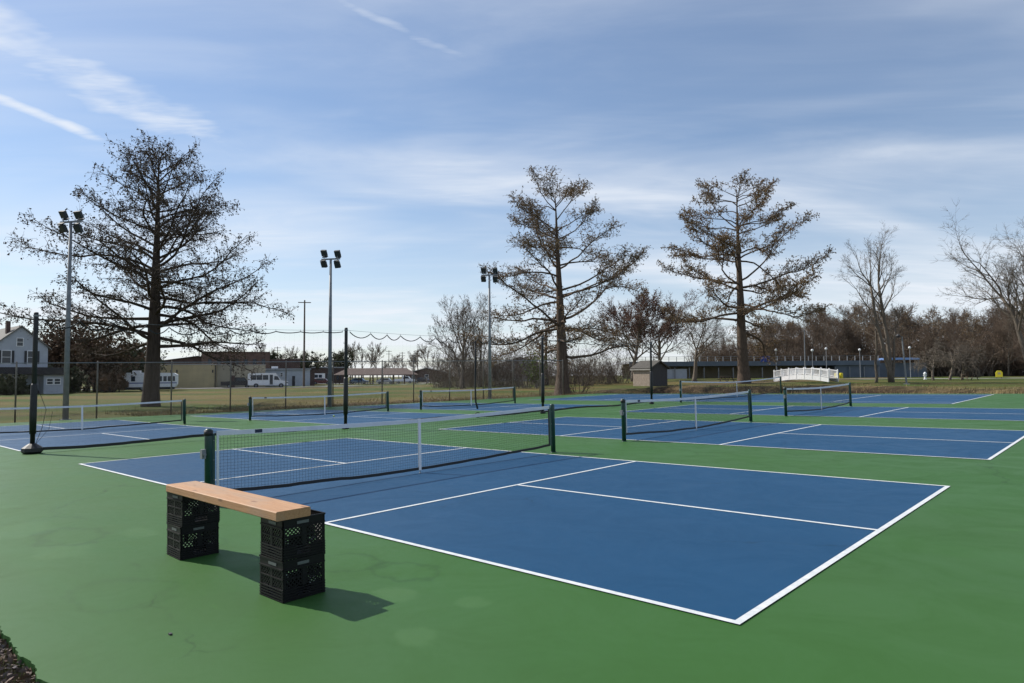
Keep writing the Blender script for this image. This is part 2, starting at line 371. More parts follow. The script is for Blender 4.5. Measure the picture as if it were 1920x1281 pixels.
def tennis():
    x0, x1, y0, y1 = -19.6, 3.0, 27.65, 38.1; h = 0.055; xn = -8.3
    ln = [('sideline', x0, x1, y0, y0 + h), ('sideline', x0, x1, y1 - h, y1), ('baseline', x0, x0 + h, y0 + h, y1 - h), ('baseline', x1 - h, x1, y0 + h, y1 - h)]
    ln += [('singles_line', x0 + h, x1 - h, y0 + 1.3, y0 + 1.3 + h), ('singles_line', x0 + h, x1 - h, y1 - 1.3 - h, y1 - 1.3)]
    for sx_ in (-1, 1): ln.append(('service_line', xn + sx_ * 6.4 - h / 2, xn + sx_ * 6.4 + h / 2, y0 + 1.3 + h, y1 - 1.3 - h))
    blue(x0, x1, y0, y1, ln, xn, (y0 + y1) / 2)
tennis()

# ------------------------------------------------------------------ terrain
def terrain():
    xs = np.unique(np.concatenate([np.linspace(-1500, -150, 16), np.linspace(-150, -60, 40), np.linspace(-60, 60, 170), np.linspace(60, 150, 40), np.linspace(150, 1500, 16)]))
    ys = np.unique(np.concatenate([np.linspace(-60, -8, 14), np.linspace(-8, 90, 150), np.linspace(90, 240, 60), np.linspace(240, 2200, 20)]))
    X, Y = np.meshgrid(xs, ys); Z = ground_z(X, Y)
    V = np.stack([X, Y, Z], -1).reshape(-1, 3); nx, ny = len(xs), len(ys)
    i = (np.arange(ny - 1)[:, None] * nx + np.arange(nx - 1)[None]).reshape(-1)
    me = raw_mesh('ground', V, np.stack([i, i + 1, i + nx + 1, i + nx], 1))
    qx = V[:, 0] * c_ + V[:, 1] * s_ + CX; qy = -V[:, 0] * s_ + V[:, 1] * c_ + CY
    d = np.maximum(np.maximum(left_edge(qy) - qx, qx - 16), np.maximum(qy - 39.4, -2.95 - qy))
    df = qy - 39.4; dl = left_edge(qy) - qx
    rough_ = np.maximum(np.exp(-((df - 4.5) / 5.5) ** 2) * smooth(-30, -20, qx), np.exp(-((dl - 3.6) / 2.4) ** 2) * smooth(10, 15, qy))
    rough_ = np.maximum(rough_, (1 - smooth(0.0, 1.6, d)) * 0.8)
    at_ = me.attributes.new('rough_bank', 'FLOAT', 'POINT'); at_.data.foreach_set('value', rough_.astype(np.float32))
    soil = np.exp(-((df - 6.1) / 0.9) ** 2) * smooth(-28, -20, qx) * smooth(4, -6, qx) + 0.8 * np.exp(-((dl - 5.2) / 0.8) ** 2) * smooth(11, 16, qy) * smooth(46, 40, qy)
    at2 = me.attributes.new('bare_soil', 'FLOAT', 'POINT'); at2.data.foreach_set('value', soil.astype(np.float32))
    t = NT('park ground')
    so = t.n('ShaderNodeAttribute'); so.attribute_name = 'bare_soil'
    ba = t.n('ShaderNodeAttribute'); ba.attribute_name = 'rough_bank'
    bands = t.noise(0.06, (0.35, 1.0, 1), 5, 0.62, 3.0, 0.4); clump = t.noise(0.45, (0.5, 1, 1), 6, 0.7, 8.0, 0.3); fine = t.noise(7, (1, 1, 1), 5, 0.75, 1.0)
    colr = t.mix(t.step(bands, 0.43, 0.56), (0.056, 0.090, 0.012), (0.140, 0.112, 0.034))
    colr = t.mix(t.step(clump, 0.42, 0.68, 0.0, 0.75), colr, (0.095, 0.062, 0.034))
    colr = t.mix(t.step(t.noise(0.09, (0.4, 1, 1), 3, 0.5, 21.0), 0.52, 0.62, 0.0, 0.7), colr, (0.055, 0.085, 0.014))
    bank = t.mix(t.step(t.noise(0.9, (0.4, 1, 1), 5, 0.7, 5.0), 0.38, 0.62), (0.050, 0.034, 0.022), (0.22, 0.155, 0.080))
    colr = t.mix(t.math('MULTIPLY', ba.outputs['Fac'], t.step(clump, 0.2, 0.5, 0.5, 1.0), True), colr, bank)
    colr = t.mix(t.math('MULTIPLY', so.outputs['Fac'], t.step(t.noise(0.7, detail=4, off=13.0), 0.30, 0.5), True), colr, (0.036, 0.022, 0.015))
    colr = t.mix(t.step(fine, 0.35, 0.75, 0.0, 0.5), colr, t.mix(1.0, colr, (0.45, 0.42, 0.40), 'MULTIPLY'))
    t.l(colr, t.b.inputs['Base Color']); t.b.inputs['Roughness'].default_value = 0.95; t.b.inputs['Specular IOR Level'].default_value = 0.15
    t.bump(t.math('ADD', fine, clump), 0.8, 0.08)
    return link('ground', me, t.m, shade=True, kind='structure')
ground_o = terrain()
#PART2
# ------------------------------------------------------------------ bench of crates and a plank
def crate_parts(root, seed):
    W, H = 0.325, 0.28; h = W / 2; t = 0.010; rg = random.Random(seed)
    def face(kind):
        m = MB()                       # a wall standing in the xz plane at y = 0, thickness t inward
        def bx(x0, x1, z0, z1, out=0.0, th=t): m.span((x0, -out, z0), (x1, th, z1))
        bx(-h, -h + 0.022, 0.0, H); bx(h - 0.022, h, 0.0, H)                      # corner stiles
        bx(-h + 0.022, h - 0.022, 0.222, H)                                             # top band
        bx(-h - 0.001, h + 0.001, H - 0.012, H, 0.006); bx(-h + 0.004, h - 0.004, 0.214, 0.2235, 0.007)
        bx(-0.016, 0.016, 0.088, 0.222)
        for k in range(5): bx(-h + 0.001, h - 0.001, 0.003 + k * 0.0185, 0.011 + k * 0.0185, 0.005, t)   # rib pack
        bx(-h + 0.022, h - 0.022, 0.0, 0.030, -0.004)
        bx(-h + 0.022, -0.055, 0.030, 0.092, -0.004); bx(0.055, h - 0.022, 0.030, 0.092, -0.004)
        bx(-h + 0.004, h - 0.004, 0.150, 0.157, 0.004)
        z0, z1 = 0.092, 0.214
        for sgn in (-1, 1):           # diagonal lattice
            for k in range(-16, 17):
                xc = k * 0.030
                P = []
                for s in np.linspace(-0.30, 0.30, 2): P.append((xc + s, (z0 + z1) / 2 + sgn * s))
                (xa, za), (xb, zb) = P
                lo, hi = 0.0, 1.0
                def clip(p0, p1, mn, mx, lo, hi):
                    d = p1 - p0; a, b = (mn - p0) / d, (mx - p0) / d
                    if a > b: a, b = b, a
                    return max(lo, a), min(hi, b)
                lo, hi = clip(xa, xb, -h + 0.022, h - 0.022, lo, hi); lo, hi = clip(za, zb, z0, z1, lo, hi)
                if hi - lo < 0.01: continue
                p, q = (xa + (xb - xa) * lo, za + (zb - za) * lo), (xa + (xb - xa) * hi, za + (zb - za) * hi)
                w = 0.0040
                yy0, yy1 = (0.0015, 0.0075) if sgn > 0 else (0.0022, 0.0082)
                n_ = (-sgn * 0.7071 * w, 0.7071 * w)
                poly = [(p[0] + n_[0], p[1] + n_[1]), (q[0] + n_[0], q[1] + n_[1]), (q[0] - n_[0], q[1] - n_[1]), (p[0] - n_[0], p[1] - n_[1])]
                m.prism(poly, 1, yy0, yy1)
        return m
    me = None
    for k in range(4):
        a = k * math.pi / 2
        if me is None: o = face(0).build('side_panel', M_CRATE, root); me = o.data
        else: o = link('side_panel', me, None, root)
        o.rotation_euler = (0, 0, a); o.location = (math.sin(a) * h, -math.cos(a) * h, 0)
    m = MB(); m.span((-h + 0.012, -h + 0.012, 0.004), (h - 0.012, h - 0.012, 0.014))
    for k in range(-4, 5): m.span((-h + 0.014, k * 0.033 - 0.004, 0.0), (h - 0.014, k * 0.033 + 0.004, 0.0035))
    m.build('floor', M_CRATE, root)
    for (x, w, a) in ((0.02, 0.11, 0), (-0.01, 0.09, math.pi / 2)):
        m = MB(); m.span((x - w / 2, -0.0035, 0.236), (x + w / 2, -0.0008, 0.256))
        o = m.build('label_plate', M_CRATELABEL, root); o.rotation_euler = (0, 0, a); o.location = (math.sin(a) * h, -math.cos(a) * h, 0)
for nm, (x, y, z, rz) in {
    'black lattice milk crate on the court, under another at the bench end nearest the camera': (4.000, -1.392, 0.001, 0.012),
    'black lattice milk crate holding up the bench end nearest the camera': (3.996, -1.390, 0.283, -0.02),
    'black lattice milk crate on the court, under another at the far bench end': (2.255, -1.392, 0.001, -0.03),
    'black lattice milk crate holding up the far bench end by the net post': (2.258, -1.394, 0.283, 0.022)}.items():
    r_ = thing('milk_crate', nm, 'crate', matrix=court_matrix(x, y, z, rz), group='milk crates stacked as bench legs')
    crate_parts(r_, int(x * 100))
def wood():
    t = NT('weathered pine'); g = t.noise(3.0, (1.0, 26, 34), 7, 0.65, 2.0, 1.6); b = t.noise(1.6, (1, 3, 3), 5, 0.6, 6.0); fi = t.noise(30, (0.5, 8, 8), 4, 0.6, 8.0)
    colr = t.mix(t.step(g, 0.32, 0.68), (0.36, 0.175, 0.075), (0.49, 0.275, 0.135))
    colr = t.mix(t.step(b, 0.46, 0.70, 0.0, 0.6), colr, (0.33, 0.235, 0.165))
    vor = t.n('ShaderNodeTexVoronoi'); mp = t.n('ShaderNodeMapping'); t.l(t.co, mp.inputs[0]); mp.inputs['Scale'].default_value = (2.2, 7, 7); t.l(mp.outputs[0], vor.inputs['Vector']); vor.inputs['Scale'].default_value = 1.0
    colr = t.mix(t.step(vor.outputs['Distance'], 0.14, 0.05, 0.0, 0.75), colr, (0.15, 0.07, 0.032))
    colr = t.mix(t.step(t.noise(4, (0.6, 60, 60), 2, 0.5, 17.0), 0.66, 0.72, 0.0, 0.6), colr, (0.16, 0.09, 0.05))
    colr = t.mix(t.step(fi, 0.5, 0.75, 0.0, 0.4), colr, (0.28, 0.18, 0.11))
    t.l(colr, t.b.inputs['Base Color']); t.b.inputs['Roughness'].default_value = 0.65; t.bump(t.math('ADD', g, fi), 0.35, 0.004); return t.m
def plank():
    L, W, T, b = 2.02, 0.26, 0.064, 0.006
    sec = [(-W / 2 + b, 0), (W / 2 - b, 0), (W / 2, b), (W / 2, T - b), (W / 2 - b, T), (-W / 2 + b, T), (-W / 2, T - b), (-W / 2, b)]
    m = MB(); m.prism(sec, 0, -L / 2, L / 2)
    o = m.build('bench_plank', wood()); o.matrix_world = court_matrix(3.165, -1.475, 0.5645, -0.012)
    return tag(o, 'thick bare wooden plank laid across two stacks of black crates', 'bench plank')
plank()

# ------------------------------------------------------------------ court nets
def sagline(y0, y1, ze, zm, n=25):
    ys = np.linspace(y0, y1, n); t = (ys - (y0 + y1) / 2) / ((y1 - y0) / 2); return ys, zm + (ze - zm) * np.abs(t) ** 1.6
def net(cx, cy, label, group, width=6.706, ends=0.915, mid=0.86, be=0.16, bm=0.065, winch_side=-1, cell=0.045, tagpos=0.55, yoff=-0.305, strap=True, name='pickleball_net', flutter=0):
    root = thing(name, label, 'net', matrix=court_matrix(cx, cy + yoff), group=group)
    Y0, Y1 = 0.0, width; i0, i1 = 0.10, width - 0.10
    for k, y in enumerate((Y0, Y1)):
        m = MB(); hgt = ends + 0.035; r = 0.046
        m.tube([(0, y, 0), (0, y, hgt - 0.03), (0, y, hgt - 0.012), (0, y, hgt)], [r, r, r * 0.9, r * 0.55], 18)
        m.tube([(0, y, -0.002), (0, y, 0.012)], [r * 1.5, r * 1.35], 18)
        p = m.build('post', M_POST, root, True)
        inn = 1 if k == 0 else -1
        m = MB(); m.span((-0.018, y + inn * (r - 0.004), 0.14), (0.018, y + inn * (r + 0.028), ends - 0.03)); m.build('lacing_bar', M_POST, p)
        for z in (0.32, 0.56, 0.80):
            m = MB(); m.tube([(0.018, y + inn * (r + 0.012), z), (0.024, y + inn * (r + 0.012), z)], 0.007, 8); m.build('screw', M_STEEL, p)
        if (winch_side < 0) == (k == 0):
            m = MB(); m.span((-0.030, y - inn * (r - 0.004), 0.585), (0.030, y - inn * (r + 0.045), 0.70)); m.tube([(0.03, y - inn * (r + 0.02), 0.64), (0.06, y - inn * (r + 0.02), 0.64)], 0.018, 10)
            m.span((0.048, y - inn * (r + 0.012), 0.60), (0.056, y - inn * (r + 0.03), 0.66)); m.build('winch', M_STEEL, p)
            m = MB(); m.tube([(0, y, hgt - 0.085), (0, y, hgt - 0.02)], r * 1.16, 18); m.build('pulley_cap', M_BLACK, p, True)
    ys, zt = sagline(i0, i1, ends, mid, 41); _, zb = sagline(i0, i1, be, bm, 41)
    rg = np.random.default_rng(int(abs(cx * 31 + cy * 17)) + 3)
    zb = zb + np.convolve(rg.normal(0, 0.012, 41), np.ones(5) / 5, 'same')
    def ribbon(ys, z0, z1, th):
        m = MB(); n = len(ys); V = []
        for x in (-th, th):
            for arr in (z0, z1): V += [(x, y, z) for y, z in zip(ys, arr)]
        Fc = []
        for i in range(n - 1):
            a, b, c, d = i, n + i, 2 * n + i, 3 * n + i
            Fc += [(a, a + 1, b + 1, b), (c, d, d + 1, c + 1), (b, b + 1, d + 1, d), (a, c, c + 1, a + 1)]
        m.add(V, Fc); return m
    band = ribbon(ys, zt - 0.058, zt, 0.005).build('headband', M_TAPE, root)
    ribbon(ys, zb - 0.022, zb + 0.022, 0.006).build('bottom_band', M_BLACK, root)
    for y in (i0, i1 - 0.03):
        k = 0 if y == i0 else -1
        m = MB(); m.span((-0.004, y, zb[k]), (0.004, y + 0.03, zt[k] - 0.058)); m.build('side_band', M_TAPE if k == 0 else M_BLACK, root)
    for ya, yb in ((0.03, i0), (width - 0.03, i1)): m = MB(); m.cyl((0, ya, ends - 0.005), (0, yb, ends - 0.012), 0.004, n=6); m.build('cable', M_STEEL, root)
    S = []
    nv = int((i1 - i0) / cell); r = 0.0013 if cell < 0.05 else 0.0016
    gy = np.linspace(i0, i1, nv); gt = np.interp(gy, ys, zt) - 0.055; gb = np.interp(gy, ys, zb)
    for y, a, b in zip(gy, gt, gb): S.append((0, y, b, 0, y, a, r, r))
    nh = int(round((mid - bm) / cell))
    for j in range(1, nh):
        zz_ = zb + (zt - 0.055 - zb) * j / nh
        for i in range(0, 40, 2): S.append((0, ys[i], zz_[i], 0, ys[i + 2], zz_[i + 2], r, r))
    link('net_mesh', segs_mesh('net_mesh', S, 4), M_NET, root, kind='stuff')
    if strap:
        m = MB(); ym = width / 2; m.span((-0.008, ym - 0.026, 0.045), (-0.0062, ym + 0.026, mid + 0.002)); m.span((0.0062, ym - 0.026, 0.045), (0.008, ym + 0.026, mid + 0.002)); m.span((-0.008, ym - 0.026, mid + 0.0025), (0.008, ym + 0.026, mid + 0.005))
        st = m.build('centre_strap', M_STRAP, root)
        m = MB(); m.cyl((0, ym, 0.0), (0, ym, 0.05), 0.007, n=8); m.tube([(0, ym, 0.0), (0, ym, 0.012)], [0.022, 0.014], 10); m.build('anchor', M_STEEL, st)
    if tagpos:
        m = MB(); y = i0 + tagpos; z = np.interp(y, ys, zt)
        m.span((-0.0075, y - 0.05, z - 0.048), (0.0075, y + 0.05, z - 0.004)); m.build('tag', M_TAG, band)
    return root
NETL = ['pickleball net on the nearest court, in front of the wooden bench', 'pickleball net on the second court back, right of the nearest net', 'pickleball net on the third court back, with the white footbridge behind it']
for (q, lb) in zip(RIGHT, NETL): net(q[0], q[1], lb, 'pickleball nets right of the divider')
NETL = ['pickleball net at the left edge, with the big leafy tree behind its post', 'pickleball net beyond the divider, between two floodlight poles', 'farthest left pickleball net, in front of the brown thicket']
for (q, lb) in zip(LEFT, NETL): net(q[0], q[1], lb, 'pickleball nets left of the divider')
net(-8.3, 27.65, 'wide tennis net on the farthest court, in front of the grey shed', None, width=12.8, ends=1.07, mid=0.914, be=0.12, bm=0.05, cell=0.06, tagpos=0, yoff=-1.2, name='tennis_net')

# ------------------------------------------------------------------ divider netting between the two rows of courts
DIV = [(-10.16, -0.03, 3.25), (-9.62, 7.95, 3.15), (-8.98, 16.65, 3.12), (-9.03, 24.9, 3.05)]
DL = ['black padded divider post on a weighted base at the left edge', 'black divider post beyond the nearest net, between two floodlight poles', 'black divider post behind the right post of the nearest net', 'black divider post in front of the grey shed']
for (x, y, h), lb in zip(DIV, DL):
    root = thing('divider_post', lb, 'post', c2w(x, y), YAW, 'divider posts')
    m = MB(); m.tube([(0, 0, 0.02), (0, 0, h - 0.03), (0, 0, h)], [0.050, 0.050, 0.042], 14); p = m.build('pole', M_BLACK, root, True)
    m = MB(); m.tube([(0, 0, 0.45), (0.006, -0.004, 0.9), (0, 0, 1.55), (0, 0, 1.6)], [0.068, 0.074, 0.068, 0.052], 14); m.build('pad', M_BLACK, root, True)
    m = MB(); m.tube([(0, 0, h - 0.10), (0, 0, h - 0.06)], 0.058, 12); m.build('collar', M_STEEL, p)
    b = 1.0 if y < 1 else 0.55
    m = MB(); m.tube([(0, 0, 0.0), (0, 0, 0.05 * b), (0, 0, 0.13 * b), (0, 0, 0.19 * b), (0, 0, 0.23 * b)], [0.17 * b, 0.215 * b, 0.21 * b, 0.13 * b, 0.07 * b], 10); m.build('base', M_BLACK, root)
    if y < 1:
        m = MB(); m.tube([(0.05, 0.05, 0.22), (0.10, 0.16, 0.6), (0.12, 0.22, 1.0), (0.07, 0.13, 1.3), (0.03, 0.05, 1.5)], 0.006, 5); m.tube([(0.04, 0.06, 0.22), (0.06, 0.30, 0.55), (0.08, 0.36, 0.95)], 0.004, 5); m.build('loose_cord', M_BLACK, root)
DN = ['black divider netting hung in scallops from the left edge to the second black post', 'black divider netting hung in scallops between the middle two black posts', 'black divider netting hung between the third black post and the post by the shed']
for k in range(3):
    (x0, y0, h0), (x1, y1, h1) = DIV[k], DIV[k + 1]
    P0, P1 = c2w(x0, y0), c2w(x1, y1)
    root = thing('divider_net', DN[k], 'netting', P0, 0, 'divider nets')
    D = np.array(P1 - P0); Lh = np.linalg.norm(D[:2])
    def pt(t, z): q = D * t; return np.array((q[0], q[1], q[2] + z))
    ts = np.linspace(0, 1, 60); rg = np.random.default_rng(k + 40)
    cab = [pt(t, (h0 + (h1 - h0) * t) - 0.08 - 0.10 * 4 * t * (1 - t)) for t in ts]
    m = MB(); m.tube(cab, 0.004, 5); m.build('top_cable', M_STEEL, root)
    nsc = (11, 13, 9)[k]; knots = np.linspace(0.015, 0.985, nsc + 1); knots[1:-1] += rg.uniform(-0.012, 0.012, nsc - 1)
    amp = (np.interp(knots, [0, 0.4, 0.7, 1], [0.20, 0.17, 0.04, 0.02]), np.full(nsc + 1, 0.16), np.full(nsc + 1, 0.05))[k]
    rope = []; rz = []
    for j in range(nsc):
        for s in np.linspace(0, 1, 9)[:-1] if j < nsc - 1 else np.linspace(0, 1, 9):
            t = knots[j] + (knots[j + 1] - knots[j]) * s
            z = (h0 + (h1 - h0) * t) - 0.13 - 0.10 * 4 * t * (1 - t) - amp[j] * 4 * s * (1 - s)
            rope.append(pt(t, z)); rz.append((t, z))
    m = MB(); m.tube(rope, 0.015, 6); rp = m.build('top_rope', M_BLACK, root)
    for t in knots:
        m = MB(); zc = (h0 + (h1 - h0) * t) - 0.10 * 4 * t * (1 - t); m.cyl(pt(t, zc - 0.14), pt(t, zc - 0.07), 0.006, n=5); m.build('clip', M_STEEL, rp)
    ts2 = np.linspace(0.0, 1, 40); zb = 0.10 - 0.03 * np.sin(ts2 * math.pi * 3 + k) + rg.normal(0, 0.004, 40)
    V = []; n = 40
    for off in (-0.012, 0.012):
        for dz in (-0.035, 0.035): V += [pt(t, z + dz) + np.array((off * 0.5, -off * 0.4, 0)) for t, z in zip(ts2, zb)]
    Fc = []
    for i in range(n - 1):
        a, b, c, d = i, n + i, 2 * n + i, 3 * n + i
        Fc += [(a, a + 1, b + 1, b), (c, d, d + 1, c + 1), (b, b + 1, d + 1, d), (a, c, c + 1, a + 1)]
    m = MB(); m.add(V, Fc); m.build('bottom_band', M_BLACK, root)
    rt_ = np.array(rz); S = []; r = 0.0003; cell = 0.15
    for t in np.arange(0, 1, cell / Lh):
        a = np.interp(t, rt_[:, 0], rt_[:, 1]); S.append((*pt(t, 0.1), *pt(t, a), r, r))
    for z in np.arange(0.2, 2.75, cell):
        for t in np.arange(0, 1, 0.1): S.append((*pt(t, z), *pt(t + 0.1, z), r, r))
    link('net_mesh', segs_mesh('net_mesh', S, 4), M_NET, root, kind='stuff')
    if k == 1:                        # where two panels meet the netting hangs in a gathered bunch
        t = 0.60; m = MB()
        m.tube([pt(t, 2.84), pt(t + 0.001, 2.0), pt(t - 0.001, 1.2), pt(t + 0.002, 0.62), pt(t + 0.012, 0.36)], [0.026, 0.034, 0.030, 0.032, 0.034], 8); m.build('gathered_seam', M_NET, root, True)
        a = np.linspace(0, 2 * math.pi, 18); c0 = pt(t + 0.012, 0.13)
        m = MB(); m.tube([c0 + np.array((0.10 * math.cos(q), 0.04 * math.cos(q), 0.085 * math.sin(q))) for q in a], 0.016, 6); m.build('coiled_cord', M_BLACK, root)
m = MB(); la = np.linspace(-math.pi / 2, math.pi / 2, 9); m.tube([(0, 0, 0.037 * math.sin(a)) for a in la], [max(0.0005, 0.037 * math.cos(a)) for a in la], 12)
_b = m.build('pickleball', mat('ball yellow green', (0.45, 0.55, 0.10), 0.5), None, True); _b.location = c2w(-15.9, 11.5, 0.04)
tag(_b, 'small yellow green ball lying near the second left net', 'ball')

# ------------------------------------------------------------------ chain link fence and floodlight poles west of the courts
def fence_at(px, off=0.55):           # spot of the fence line seen in a column of the photograph
    ys = np.linspace(-3, 42, 900); best = None
    for y in ys:
        P = c2w(float(left_edge(y)) - off, y); e = abs(960 + P.x / P.y * F_PX - px)
        if best is None or e < best[0]: best = (e, P)
    P = best[1]; P.z = gz(P.x, P.y); return P
FP = [fence_at(px) for px in (-118, 32, 184, 323, 432, 537, 625, 717, 775, 843, 906, 962, 1012, 1055)]
root = thing('chain_link_fence', 'tall chain link fence on grey posts along the left side of the courts', 'fence', FP[0])
FH = 2.7
O0 = np.array(FP[0])
for i, P in enumerate(FP):
    q = np.array(P) - O0; h = FH + (0.35 if i == 8 else 0)
    m = MB(); m.tube([q + (0, 0, -0.1), q + (0, 0, h), q + (0, 0, h + 0.05)], [0.036, 0.036, 0.02], 8); m.build('fence_post', M_FPOST, root, True)
for i in range(len(FP) - 1):
    a, b = np.array(FP[i]) - O0, np.array(FP[i + 1]) - O0
    m = MB(); m.cyl(a + (0, 0, FH - 0.03), b + (0, 0, FH - 0.03), 0.022, n=6); m.build('top_rail', M_STEEL, root)
S = []
for i in range(len(FP) - 1):
    a, b = np.array(FP[i]) - O0, np.array(FP[i + 1]) - O0; L = np.linalg.norm(b - a); H = FH - 0.1; st = 0.11
    for sg in (-1, 1):
        for x in np.arange(-H, L + H, st):
            x0, x1 = x, x + sg * H; z0, z1 = 0.05, 0.05 + H
            t0, t1 = 0.0, 1.0
            d = x1 - x0
            lo, hi = sorted(((0 - x0) / d, (L - x0) / d)); t0, t1 = max(t0, lo), min(t1, hi)
            if t1 - t0 < 0.02: continue
            f = lambda t: a + (b - a) * ((x0 + d * t) / L) + np.array((0, 0, z0 + (z1 - z0) * t))
            S.append((*f(t0), *f(t1), 0.0006, 0.0006))
link('wire_mesh', segs_mesh('wire_mesh', S, 3), M_WIRE, root, kind='stuff')
def flood(px, Y_or_P, H, label, rz):
    P = Y_or_P; root = thing('floodlight_pole', label, 'light pole', P, 0, 'floodlight poles beside the courts')
    m = MB(); m.tube([(0, 0, -0.1), (0, 0, H)], [0.13, 0.065], 14); m.build('pole', M_STEEL, root, True)
    m = MB(); m.box((0, 0, 0.03), (0.36, 0.36, 0.06)); m.build('base_plate', M_STEEL, root)
    ca, sa = math.cos(rz), math.sin(rz)
    m = MB(); m.box((0, 0, H - 0.02), (1.15, 0.08, 0.08), rz); arm = m.build('crossarm', M_STEEL, root)
    for sx_ in (-1, 1):
        for sz in (-1, 1):
            c0 = np.array((ca * sx_ * 0.42, sa * sx_ * 0.42, H - 0.02 + sz * 0.33 + (0.04 if sx_ < 0 else -0.02)))
            tilt = Matrix.Rotation(rz, 3, 'Z') @ Matrix.Rotation(R(32), 3, 'X') @ Matrix.Rotation(R(8 * sx_), 3, 'Z')
            m = MB(); m.box(c0, (0.32, 0.16, 0.35), m=tilt); m.box(c0 + np.array(tilt @ Vector((0, 0.0, -0.235 * sz))), (0.29, 0.19, 0.05), m=tilt); hd = m.build('lamp_head', M_LAMP, root)
            m = MB(); m.box(c0 + np.array(tilt @ Vector((0, -0.084, 0))), (0.27, 0.006, 0.30), m=tilt); m.build('lens', mat('floodlight lens', (0.03, 0.036, 0.04), 0.5), hd)
            m = MB(); m.cyl(np.array((c0[0], c0[1], H)), c0, 0.02, n=6); m.build('yoke', M_STEEL, arm)
flood(125, fence_at(125, 1.0), 9.35, 'grey floodlight pole standing in front of the big leafy tree', R(-12))
flood(618, fence_at(618, 0.2), 8.6, 'grey floodlight pole standing clear against the sky in the middle', R(-12))
flood(918, fence_at(918, 0.9), 8.7, 'thin grey floodlight pole in front of the tiered middle tree', R(-12))
#PART3
# ------------------------------------------------------------------ trees
M_BARK = mat('dark cypress bark', (0.060, 0.046, 0.036), 0.95, var=0.4, scale=3, stretch=(6, 6, 0.7), bump=0.6, spec=0.2)
M_BARK2 = mat('grey bark', (0.150, 0.125, 0.100), 0.95, var=0.4, scale=3, stretch=(6, 6, 0.8), bump=0.5, spec=0.2)
M_TWIG = mat('brown twigs', (0.105, 0.080, 0.062), 0.95, var=0.25, scale=0.6, spec=0.15)
M_TWIGB = mat('pale brown cypress twigs', (0.185, 0.135, 0.092), 0.95, var=0.25, scale=0.5, spec=0.15)
M_BARKB = mat('brown cypress bark', (0.095, 0.070, 0.052), 0.95, var=0.4, scale=3, stretch=(6, 6, 0.7), bump=0.6, spec=0.2)
M_TWIGR = mat('reddish twigs', (0.130, 0.078, 0.062), 0.95, var=0.25, scale=0.5, spec=0.15)
M_TWIGF = mat('far wood twigs', (0.140, 0.104, 0.078), 0.95, var=0.3, scale=0.15, spec=0.1)
M_TWIGG = mat('grey twigs', (0.150, 0.128, 0.105), 0.95, var=0.25, scale=0.6, spec=0.15)
M_LEAFD = mat('hanging dark seed clumps', (0.062, 0.050, 0.034), 0.9, alt=(0.105, 0.075, 0.050), scale=0.7, spec=0.2)
M_LEAFB = mat('rusty cypress needles', (0.230, 0.150, 0.078), 0.9, alt=(0.140, 0.112, 0.068), scale=0.5, spec=0.15)
M_LEAFR = mat('dry red leaves', (0.150, 0.085, 0.062), 0.9, alt=(0.090, 0.065, 0.045), scale=0.5, spec=0.15)
M_LEAFO = mat('withered oak leaves', (0.150, 0.085, 0.052), 0.9, alt=(0.075, 0.060, 0.036), scale=0.5, spec=0.15)
M_EVER = mat('evergreen leaves', (0.045, 0.055, 0.028), 0.8, alt=(0.080, 0.078, 0.038), scale=0.5, spec=0.2)
def nrm(v): return v / (math.sqrt(v[0] * v[0] + v[1] * v[1] + v[2] * v[2]) + 1e-9)
